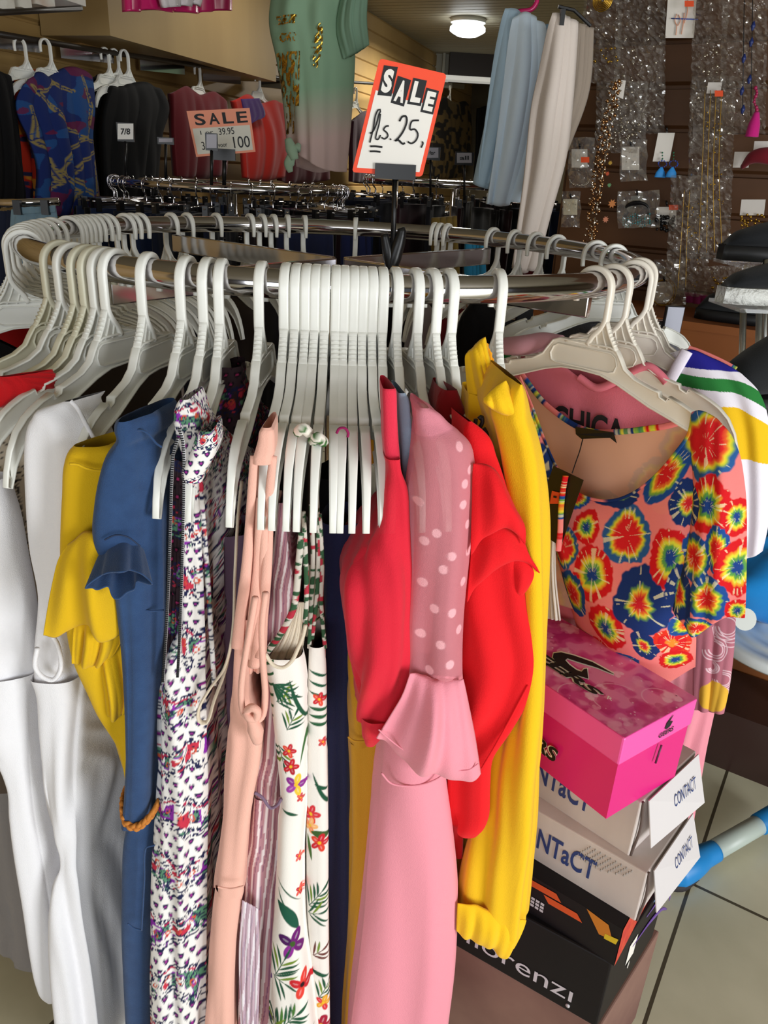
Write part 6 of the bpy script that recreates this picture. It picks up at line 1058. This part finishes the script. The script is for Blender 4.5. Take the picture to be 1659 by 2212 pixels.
SHEETS = [(1262, -20, 1345, 180, 'narrow cellophane sleeve at the top left of the jewellery board'), (1330, -20, 1440, 290, 'wide cellophane bag with silver beads near the top'), (1290, 175, 1400, 330, 'cellophane bag below the gold spiral'), (1500, -20, 1575, 330, 'long crinkled cellophane sleeve at the top middle'), (1495, 165, 1590, 560, 'long cellophane sleeve holding gold chains'), (1560, -20, 1659, 290, 'cellophane over the teardrop necklaces at the right edge'), (1450, 380, 1540, 640, 'long cellophane sleeve with a faint chain'), (1530, 575, 1655, 650, 'crumpled gold-flecked cellophane bag near the white-soled shoe')]
BEAD = mat('silver_bead', 'd8cfc0', rough=.15, metal=1); GOLD = mat('gold_metal', 'b8923c', rough=.3, metal=1); BRZ = mat('bronze_bead', 'b08458', rough=.2, metal=1)
def sph(c, r, n=6):
    V = [np.array(c) + r * np.array([sin(pi * i / n) * cos(2 * pi * j / 8), sin(pi * i / n) * sin(2 * pi * j / 8), cos(pi * i / n)]) for i in range(n + 1) for j in range(8)]; return V, gridf(n + 1, 8, True)
def beadset(name, pts, mt_, par, r=(.002, .005), off=.06, seed=1):
    r_ = random.Random(seed); v, f = cat_(*[sph(PJ(a, b, off + r_.uniform(-.01, .01)), r_.uniform(*r), 5) for a, b in pts]); return mesh(name, v, f, mt_, par)
r3 = random.Random(5)
for i, (x0, y0, x1, y1, lab) in enumerate(SHEETS):
    d = thing('jewellery_bag', lab, 'jewellery', PJ((x0 + x1) / 2, y0 + 20, .05)); crinkle('cellophane', x0, y0, x1, y1, d, .05 + .012 * i, .014, i + 3, -14 if i in (3, 4, 6) else -6)
    if i in (1, 2, 3, 7): beadset('beads', [(r3.uniform(x0 + 8, x1 - 14), r3.uniform(y0 + (y1 - y0) * .3, y1 - 8)) for _ in range(46)], BEAD if i != 7 else GOLD, d, (.0015, .0045), .05 + .012 * i, i)
    if i in (0,): beadset('beads', [(r3.uniform(x0 + 4, x1 - 10), r3.uniform(100, 135)) for _ in range(20)], GOLD, d, (.002, .004), .07, i)
    if i in (4, 6):
        for k in range(4 if i == 4 else 2):
            xx = x0 + 28 + 12 * k; v, f = tube([PJ(xx, y0 + 30, .12), PJ(xx - 6, (y0 + y1) / 2, .12), PJ(xx - 14 + 5 * k, y1 - 14, .12)], .0009, 5, 40); mesh('chain', v, f, GOLD, d)
        beadset('chain_beads', [(x0 + 30 + 38 * r3.random(), y0 + 60 + (y1 - y0 - 80) * r3.random()) for _ in range(50)], GOLD, d, (.001, .0028), .12, i)
# bronze bead belt
d = thing('bead_belt', 'long sparkling bronze bead belt on a white card, hanging before the cards', 'belt', PJ(1345, 180, .16))
quad_on([PJ(1332, 172, .14), PJ(1352, 174, .14), PJ(1346, 214, .14), PJ(1328, 206, .14)], 'card', PAPER, d)
pts = []; 
for k in range(330): t = k / 330.; pts.append((1332 - 58 * t - 6 * sin(3 * t) + r3.uniform(-13, 13), 176 + 356 * t + r3.uniform(-3, 3)))
beadset('beads', pts[::2], BRZ, d, (.0025, .006), .17, 2); beadset('bright_beads', pts[1::4], BEAD, d, (.002, .0045), .18, 3)
v, f = cat_(*[tube([PJ(1331 - 56 * t, 200 + 330 * t, .185), PJ(1328 - 56 * t, 222 + 330 * t, .185)], .0018, 5) for t in np.linspace(0, .92, 10)]); mesh('bars', v, f, BEAD, d)
d = thing('flower_charms', 'string of coral orange flower and star charms beside the bead belt', 'jewellery', PJ(1325, 440, .15))
for cx_, cyq, r, c_ in ((1322, 440, .012, 'd88a50'), (1308, 474, .009, 'e09070'), (1316, 400, .006, '70a070'), (1312, 375, .006, 'd05a3a'), (1318, 352, .006, 'c8a040')):
    V = [PJ(cx_, cyq, .17)] + [PJ(cx_, cyq, .17) + (r if k % 2 else r * .55) * (cos(pi * k / 8) * tdir + sin(pi * k / 8) * np.array([0, 0, 1])) for k in range(16)]; solid(mesh('charm', V, [(0, k + 1, (k + 1) % 16 + 1) for k in range(16)], mat('charm_' + c_, c_, rough=.4), d, smooth=False), .002)
ORS = mat('orange_sticker', 'f0562a', rough=.5)
def cardq(px, py, w_, h_, off=.07, sk=0): return [PJ(px - w_ / 2, py - h_ / 2, off), PJ(px + w_ / 2, py - h_ / 2, off), PJ(px + w_ / 2 - sk, py + h_ / 2, off), PJ(px - w_ / 2 - sk, py + h_ / 2, off)]
def earring_card(lab, px, py, w_, h_, items, bag=None, sticker=None, sk=0, card='efe9e0', hook=True):
    d = thing('earring_card', lab, 'jewellery', PJ(px, py - h_ / 2, .07), 'earring cards on the jewellery board')
    solid(mesh('card', cardq(px, py, w_, h_, .07, sk), [(0, 1, 2, 3)], mat('card_' + card, card, rough=.6), d, smooth=False), .001)
    if hook: v, f = tube([PJ(px, py - h_ / 2 - 12, 0), PJ(px, py - h_ / 2 - 8, .06), PJ(px + 1, py - h_ / 2 - 2, .10), PJ(px, py - h_ / 2 - 10, .115)], .0028, 6, 16); mesh('wall_hook', v, f, BLACKP, d)
    for nm, mt_, pts, r in items: beadset(nm, pts, mt_, d, r, .078, 7)
    if bag: crinkle('bag', *bag, d, .085, .004, 5, n=max(5, int((bag[3] - bag[1]) / 14)), m_=max(4, int((bag[2] - bag[0]) / 14)))
    if sticker: quad_on(cardq(sticker[0], sticker[1], sticker[2], sticker[3], .098), 'price_sticker', ORS, d)
    return d
SILV = BEAD; BLU = mat('blue_bead', '2a50b8', rough=.3); CYN = mat('cyan_tassel', '2a8cd8', rough=.6); GRN = mat('green_bead', '2a6a4a', rough=.3); TEAL = mat('teal_fringe', '3a7c80', rough=.6); DKB = mat('black_bead', '17181a', rough=.3)
two = lambda x, dx, ys: [(x + s * dx, y) for s in (-1, 1) for y in ys]
earring_card('silver crescent earrings in a clear bag with orange sticker', 1252, 342, 34, 40, [('earrings', SILV, [(1252 + 22 * cos(a), 385 + 16 * sin(a)) for a in np.linspace(.2, 2.9, 16)] + [(1250, 362), (1250, 368)], (.002, .004))], (1228, 296, 1285, 405), (1264, 345, 18, 12))
earring_card('white card with two small silver drop earrings', 1362, 342, 38, 50, [('earrings', SILV, two(1362, 9, (338, 344, 350, 354)), (.0015, .003))], (1340, 300, 1398, 392))
d = earring_card('card with blue ring and bright blue tassel earrings', 1440, 318, 36, 62, [('green_beads', GRN, two(1443, 12, (330, 336, 343)), (.002, .0035)), ('blue_rings', BLU, [(1443 + s * 12 + 9 * cos(a), 354 + 7 * sin(a)) for s in (-1, 1) for a in np.linspace(0, 6.28, 12)], (.0015, .0025))], None, None, 12)
for s in (-1, 1):
    p = PJ(1441 + s * 12, 361, .085); v, f = tube([p, p - [0, 0, .008], p - [0, 0, .026]], [.003, .013, .016], 14, 10, .5); mesh('tassel', v, f, CYN, d)
earring_card('cream card with a row of small stud earrings at the left of the board', 1232, 447, 30, 34, [('studs', SILV, [(1222 + 7 * i, 442 + 8 * j) for i in range(4) for j in range(2)], (.0012, .0022))], (1214, 412, 1254, 490), None, 0, 'e8dec0')
d = earring_card('black hair clip with teal fringe in a clear bag', 1376, 428, 26, 10, [('fringe', TEAL, [(1346 + 5.2 * i, 466 + 5 * j + 4 * sin(i)) for i in range(12) for j in range(5)], (.002, .0032)), ('gold_studs', GOLD, [(1360, 468), (1376, 468), (1392, 467)], (.0015, .002))], (1334, 412, 1424, 492), None, 0, '8a8a80')
v, f = tube([PJ(1350, 468, .075), PJ(1358, 446, .078), PJ(1376, 440, .08), (PJ(1396, 446, .078)), PJ(1404, 466, .075)], [.006, .010, .011, .010, .006], 8, 20, .5); mesh('hair_clip', v, f, BLACKP, d)
d = earring_card('white card with black cluster earrings and orange sticker', 1440, 466, 42, 38, [('black_cluster', DKB, [(1437 + r3.uniform(-22, 22), 482 + r3.uniform(-16, 18)) for _ in range(60)], (.003, .006))], None, (1455, 448, 20, 11))
d = earring_card('white card inside large gold hoops', 1434, 632, 38, 46, [], (1412, 560, 1480, 660))
for k in range(2):
    v, f = tube([PJ(1432 + 3 * k, 632, .09) + (.030 + .002 * k) * (cos(a) * tdir + 1.15 * sin(a) * np.array([0, 0, 1])) for a in np.linspace(0, 2 * pi, 33)[:-1]], .0014, 6, closed=True, upv=tuple(PJ.n)); mesh('gold_hoop', v, f, GOLD, d)
d = earring_card('white card with orange line drawings at the top edge', 1474, 38, 62, 88, [], None, (1489, 8, 20, 13), 6)
OL = mat('orange_line', 'e0a080', rough=.6)
for pts in ([(1462, 30), (1458, 45), (1464, 55), (1470, 44), (1466, 32)], [(1478, 28), (1476, 50), (1472, 74)], [(1486, 0), (1484, 30), (1478, 50)], [(1462, 56), (1460, 76)]):
    v, f = tube([PJ(a, b, .074) for a, b in pts], .0012, 5, 16); mesh('drawing_line', v, f, OL, d)
v, f = tube([PJ(1450, 40, .074), PJ(1508, 42, .074)], .0013, 5); mesh('blue_line', v, f, BLU, d)
d = thing('gold_spiral', 'gold spiral disc pendant at the top edge of the jewellery board', 'jewellery', PJ(1304, 0, .1))
v, f = cat_(*[tube([PJ(1302, 0, .10) + (.006 + .004 * k) * (cos(a) * tdir + sin(a) * np.array([0, 0, 1])) for a in np.linspace(0, 2 * pi, 25)[:-1]], .0019, 6, closed=True, upv=tuple(PJ.n)) for k in range(6)]); mesh('spiral', v, f, GOLD, d)
d = thing('teardrop_necklace', 'hanging strands of dark blue teardrops at the right', 'jewellery', PJ(1620, 80, .14)); NVY = mat('navy_drop', '1c2c66', rough=.4)
for (a, b) in ((1622, 95), (1606, 130), (1618, 175), (1602, 200), (1604, 240), (1626, 60)):
    p = PJ(a, b, .15); v, f = tube([p + [0, 0, .014], p, p - [0, 0, .006]], [.001, .006, .002], 8, 10); mesh('drop', v, f, NVY, d)
for xx in (1604, 1622): v, f = tube([PJ(xx + 4, -20, .15), PJ(xx, 250, .15)], .001, 5); mesh('cord', v, f, INK, d)
d = thing('magenta_tassel', 'magenta tassel with a beaded cord at the right edge', 'tassel', PJ(1635, 250, .16)); p = PJ(1635, 242, .16)
v, f = tube([p, p - [0, 0, .01], p - [0, 0, .055]], [.006, .014, .016], 12, 12); mesh('tassel', v, f, fabric('magenta_thread', 'c01c78'), d); beadset('beads', [(1632 + 3 * sin(k), 190 + 6 * k) for k in range(9)], mat('magenta_bead', 'a01c50', rough=.4), d, (.003, .005), .16)
o = mesh('red_headband', *tube([PJ(1602, 362, .13), PJ(1625, 340, .15), PJ(1655, 336, .16), PJ(1690, 345, .16)], [.006, .016, .02, .02], 12, 20, .6), fabric('wine_velvet', '7a1424'), base=PJ(1640, 340, .14)); tag(o, 'wine red headband on a white card at the right edge', 'headband')
for i, (px, py, w_, h_, lab) in enumerate([(1604, 345, 34, 34, 'white card beside the wine red headband'), (1650, 320, 40, 30, 'off-white fluffy hair piece card above the red headband'), (1628, 448, 52, 34, 'pale card over a bag of beads at the right edge'), (1545, 190, 30, 24, 'small white card near the top of the gold chain sleeve')]):
    d = thing('display_card', lab, 'jewellery', PJ(px, py, .1)); solid(mesh('card', cardq(px, py, w_, h_, .115, 4), [(0, 1, 2, 3)], mat('pale_card', 'd8d2cc', rough=.6), d, smooth=False), .001)
    if i == 2: beadset('beads', [(1600 + 50 * r3.random(), 462 + 50 * r3.random()) for _ in range(60)], GOLD, d, (.0015, .004), .12, 5)
    if i == 3: quad_on(cardq(1553, 202, 18, 13, .13), 'price_sticker', ORS, d)
o = coons('clutch', [(1480, 630), (1546, 640)], [(1546, 640), (1544, 662)], [(1482, 652), (1544, 662)], [(1480, 630), (1482, 652)], Plane(NJ * 1.3, 126.), fabric('violet_red', '7a1a4c'), off=.06, th=.01, n=10, m_=16); tag(o, 'violet-red flat item hanging above the cabinet', 'jewellery')

# shoes at the right edge
def shoe(name, label, P, L, wd, h, ang_, mts, low=False):
    d = thing(name, label, 'shoe', P); n, m_ = 26, 24; V = []; S = []; ca, sa = cos(ang_), sin(ang_)
    for i in range(n):
        t = i / (n - 1); hw = wd / 2 * (sin(pi * min(.985, max(.015, t))) ** .38) * (1 - .18 * sin(pi * t)); ht = np.interp(t, [0, .1, .3, .55, .8, 1], [.12, .5, .75, 1, 1.0, .45]) * h
        for j in range(m_):
            a = 2 * pi * j / m_; x = (t - .5) * L; y = hw * cos(a); z = max(0, .5 * ht * (1 + sin(a))) + .022; V.append((P[0] + x * ca - y * sa, P[1] + x * sa + y * ca, P[2] + z))
            zz = .0 if sin(a) < 0 else .026; S.append((P[0] + x * 1.04 * ca - y * 1.12 * sa, P[1] + x * 1.04 * sa + y * 1.12 * ca, P[2] + zz))
    cap = [tuple(range(m_)), tuple((n - 1) * m_ + k for k in range(m_))]
    mesh('upper', V, gridf(n, m_, True) + cap, mts[0], d); mesh('sole', S, gridf(n, m_, True) + cap, mts[1], d); return d
BLKC = fabric('black_canvas', '15171a'); SOLE = mat('white_rubber_sole', 'd8d8d2', rough=.6, bump=(160, 1., .004)); BSO = mat('black_sole', '0e0e10', rough=.6)
p1 = at(1665, 655, -.10); shoe('sneaker', 'black canvas shoe with thick white rubber sole at the right edge', p1 - [0, 0, .0], .19, .075, .05, rad(8), (BLKC, SOLE))
p2 = at(1664, 565, .05); shoe('black_shoe', 'black shoe on the upper display stand at the right edge', p2, .19, .07, .055, rad(0), (BLKC, BSO))
d = thing('shoe_stand', 'clear and steel shoe display stand at the right edge', 'stand', at(1640, 900, -.06)); ACR = mat('clear_acrylic', 'e8f0f0', rough=.05, trans=.9, alpha=.6)
mesh('shelf', *boxm(p1 - [-.02, 0, .006], (.20, .12, .006)), ACR, d, smooth=False); mesh('shelf', *boxm(p2 - [-.02, 0, .006], (.20, .12, .006)), ACR, d, smooth=False)
for xa, Yv in ((1606, -.04), (1641, -.10), (1655, .02)): v, f = tube([at(xa, 560 if xa > 1650 else 668, Yv), at(xa - 10, 1000, Yv)], .006, 8); mesh('steel_post', v, f, STEEL, d)
pc = PJ(1566, 738, .20); o_s = shoe('studded_slipper', 'black slipper with pearl studs on the wooden cabinet', np.array([pc[0], pc[1], 1.136]) , .17, .08, .075, ang, (BLKC, BSO))
v, f = cat_(*[sph(np.array([pc[0], pc[1], 1.136]) + tdir * (-.04 + .02 * k) + PJ.n * .03 + np.array([0, 0, .078 - .0025 * abs(k - 2) ** 2]), .006) for k in range(5)]); mesh('pearl_studs', v - 0, f, BEAD, o_s)
p3 = at(1655, 880, -.30); shoe('black_boot', 'large black shoe low at the right edge', p3, .20, .09, .10, rad(20), (BLKC, BSO)); d = thing('low_shoe_shelf', 'thin clear shelf under the low black shoe at the right edge', 'shelf', p3 - [0, 0, .006]); mesh('shelf', *boxm(p3 + [.06, .0, -.006], (.26, .14, .006)), ACR, d, smooth=False)
# red and dark garments seen inside the round rack
for i, (phi, c_, lab, vt) in enumerate([(-95, 'c01420', 'red garment on the far left inside of the rack', 1), (-110, 'd8cfc4', 'cream garment inside the rack on the left', 1), (-121, '1a1820', 'black garment inside the rack on the left', 1), (-134, '7a1020', 'wine red garment inside the rack behind the denim dress', 1), (-147, '4c4038', 'brown garment inside the rack', 1), (-160, '2a2430', 'charcoal garment on the far middle of the rack', 1), (-171, '5a4a40', 'taupe garment on the far middle of the rack', 1), (176, '3c1c2c', 'plum garment on the far middle of the rack', 1), (153, 'c8c8cc', 'white garment on the far right of the rack', 1), (138, '8a1c24', 'red garment on the far right of the rack', 1), (125, '17181c', 'black garment on the far right of the rack', 1), (108, 'b8a8b0', 'pale garment on the right side of the rack', 1), (-75, '1c1a1e', 'black garment at the left end of the rack', 1), (-60, '2c2620', 'dark garment at the left end of the rack nearer the front', 1), (-48, '5a4c40', 'brown garment between the left hangers', 1), (80, '303038', 'dark grey garment at the right end of the rack', 1)]):
    V, n, m_ = [], 30, 56; a = rad(phi); R_ = rotz(a - pi / 2); cc = np.array([RING_R * sin(a), -RING_R * cos(a), RAIL_Z])
    for r_i in range(n):
        t = r_i / (n - 1)
        for j in range(m_):
            th_ = 2 * pi * j / m_; u_ = .175 * (1 + .12 * t) * cos(th_); top_z = -.128 - .25 * max(0, abs(u_) - .05) - .05 * math.exp(-(u_ / .06) ** 2); z = top_z + (-.78 - top_z) * t
            V.append(cc + R_ @ np.array([u_, (.008 + .02 * min(1, t * 3)) * sin(th_) + .006 * min(1, 3 * t) * sin(7 * th_ + phi + 2 * t), z]))
    o = mesh('hanging_garment', V, gridf(n, m_, True), fabric('inner_cloth_%d' % i, c_), base=cc); tag(o, lab, 'garment')
# ------------------------------------------------------------------ sub-parts go under the part they sit on
RULES = {'sale_sign': {'card_face': 'card', 'letter_block': 'card', 'letter': 'card', 'handwriting': 'card', 'underline': 'card', 'adjusting_rod': 'pole'},
    'shoe_box': {'lid_print': 'lid', 'emblem': 'lid', 'lettering': 'lid', 'lettering_outline': 'lid', 'end_lettering': 'lid|end_flap|box_base', 'end_emblem': 'lid', 'end_slot': 'box_base', 'side_lettering': 'box_base', 'side_lettering_outline': 'box_base', 'orange_bar': 'box_base', 'yellow_bar': 'box_base', 'checker_mark': 'box_base', 'purple_swirl': 'box_base', 'blue_swirl': 'box_base', 'lettering_dot': 'box_base', 'printed_dashes': 'box_base', 'board_edge': 'box_base'},
    'price_tag': {'price_sticker': 'tag_card', 'sticker_print': 'tag_card'}, 'hanging_dress': {'neck_band': 'bodice', 'bodice_seam': 'bodice', 'shoulder_seam': 'bodice', 'side_seam': 'bodice|dress_body', 'pocket_seam': 'skirt', 'armhole_edge': 'bodice', 'armhole_edging': 'dress_body', 'bead_trim': 'dress_body', 'cuff_stitching': 'puff_cuff', 'yoke_seam': 'skirt', 'cuff_hem': 'flared_cuff', 'neckline_edge': 'dress_body', 'strap_knot': 'strap_loop', 'pocket': 'skirt', 'ribbed_cuff': 'sleeve', 'hood_lining': 'hood', 'ruffle_fold': 'shoulder_ruffle', 'chest_lettering': 'hoodie_body', 'shoulder_fold': 'sleeve'},
    'tie_dye_top': {'neckline_trim': 'front_panel', 'neck_label': 'back_panel', 'sleeve_lining': 'sleeve'}, 'lettered_pink_top': {'chest_lettering': 'front_panel', 'neck_fold': 'front_panel'}, 'striped_t_shirt': {'collar': 'front_panel', 'shoulder_print': 'back_panel'},
    'green_t_shirt': {'gold_foil_print': 'shirt_front', 'side_knot': 'shirt_front'}, 'earring_card': {'price_sticker': 'card', 'drawing_line': 'card', 'blue_line': 'card'}, 'display_card': {'price_sticker': 'card'}, 'size_sign': {'lettering': 'frame', 'card': 'frame'}, 'price_ticket': {'lettering': 'frame', 'card': 'frame'}}
for o in [x for x in sc.objects if x.parent is None]:
    k = o.name.split('.')[0]
    if k not in RULES: continue
    kids = list(o.children)
    for ch in kids:
        c = ch.name.split('.')[0]
        if c in RULES[k]:
            for pn in RULES[k][c].split('|'):
                t = [q for q in kids if q.name.split('.')[0] == pn]
                if t: ch.parent = t[0]; break
for o in sc.objects:
    if '_o' in o: del o['_o']
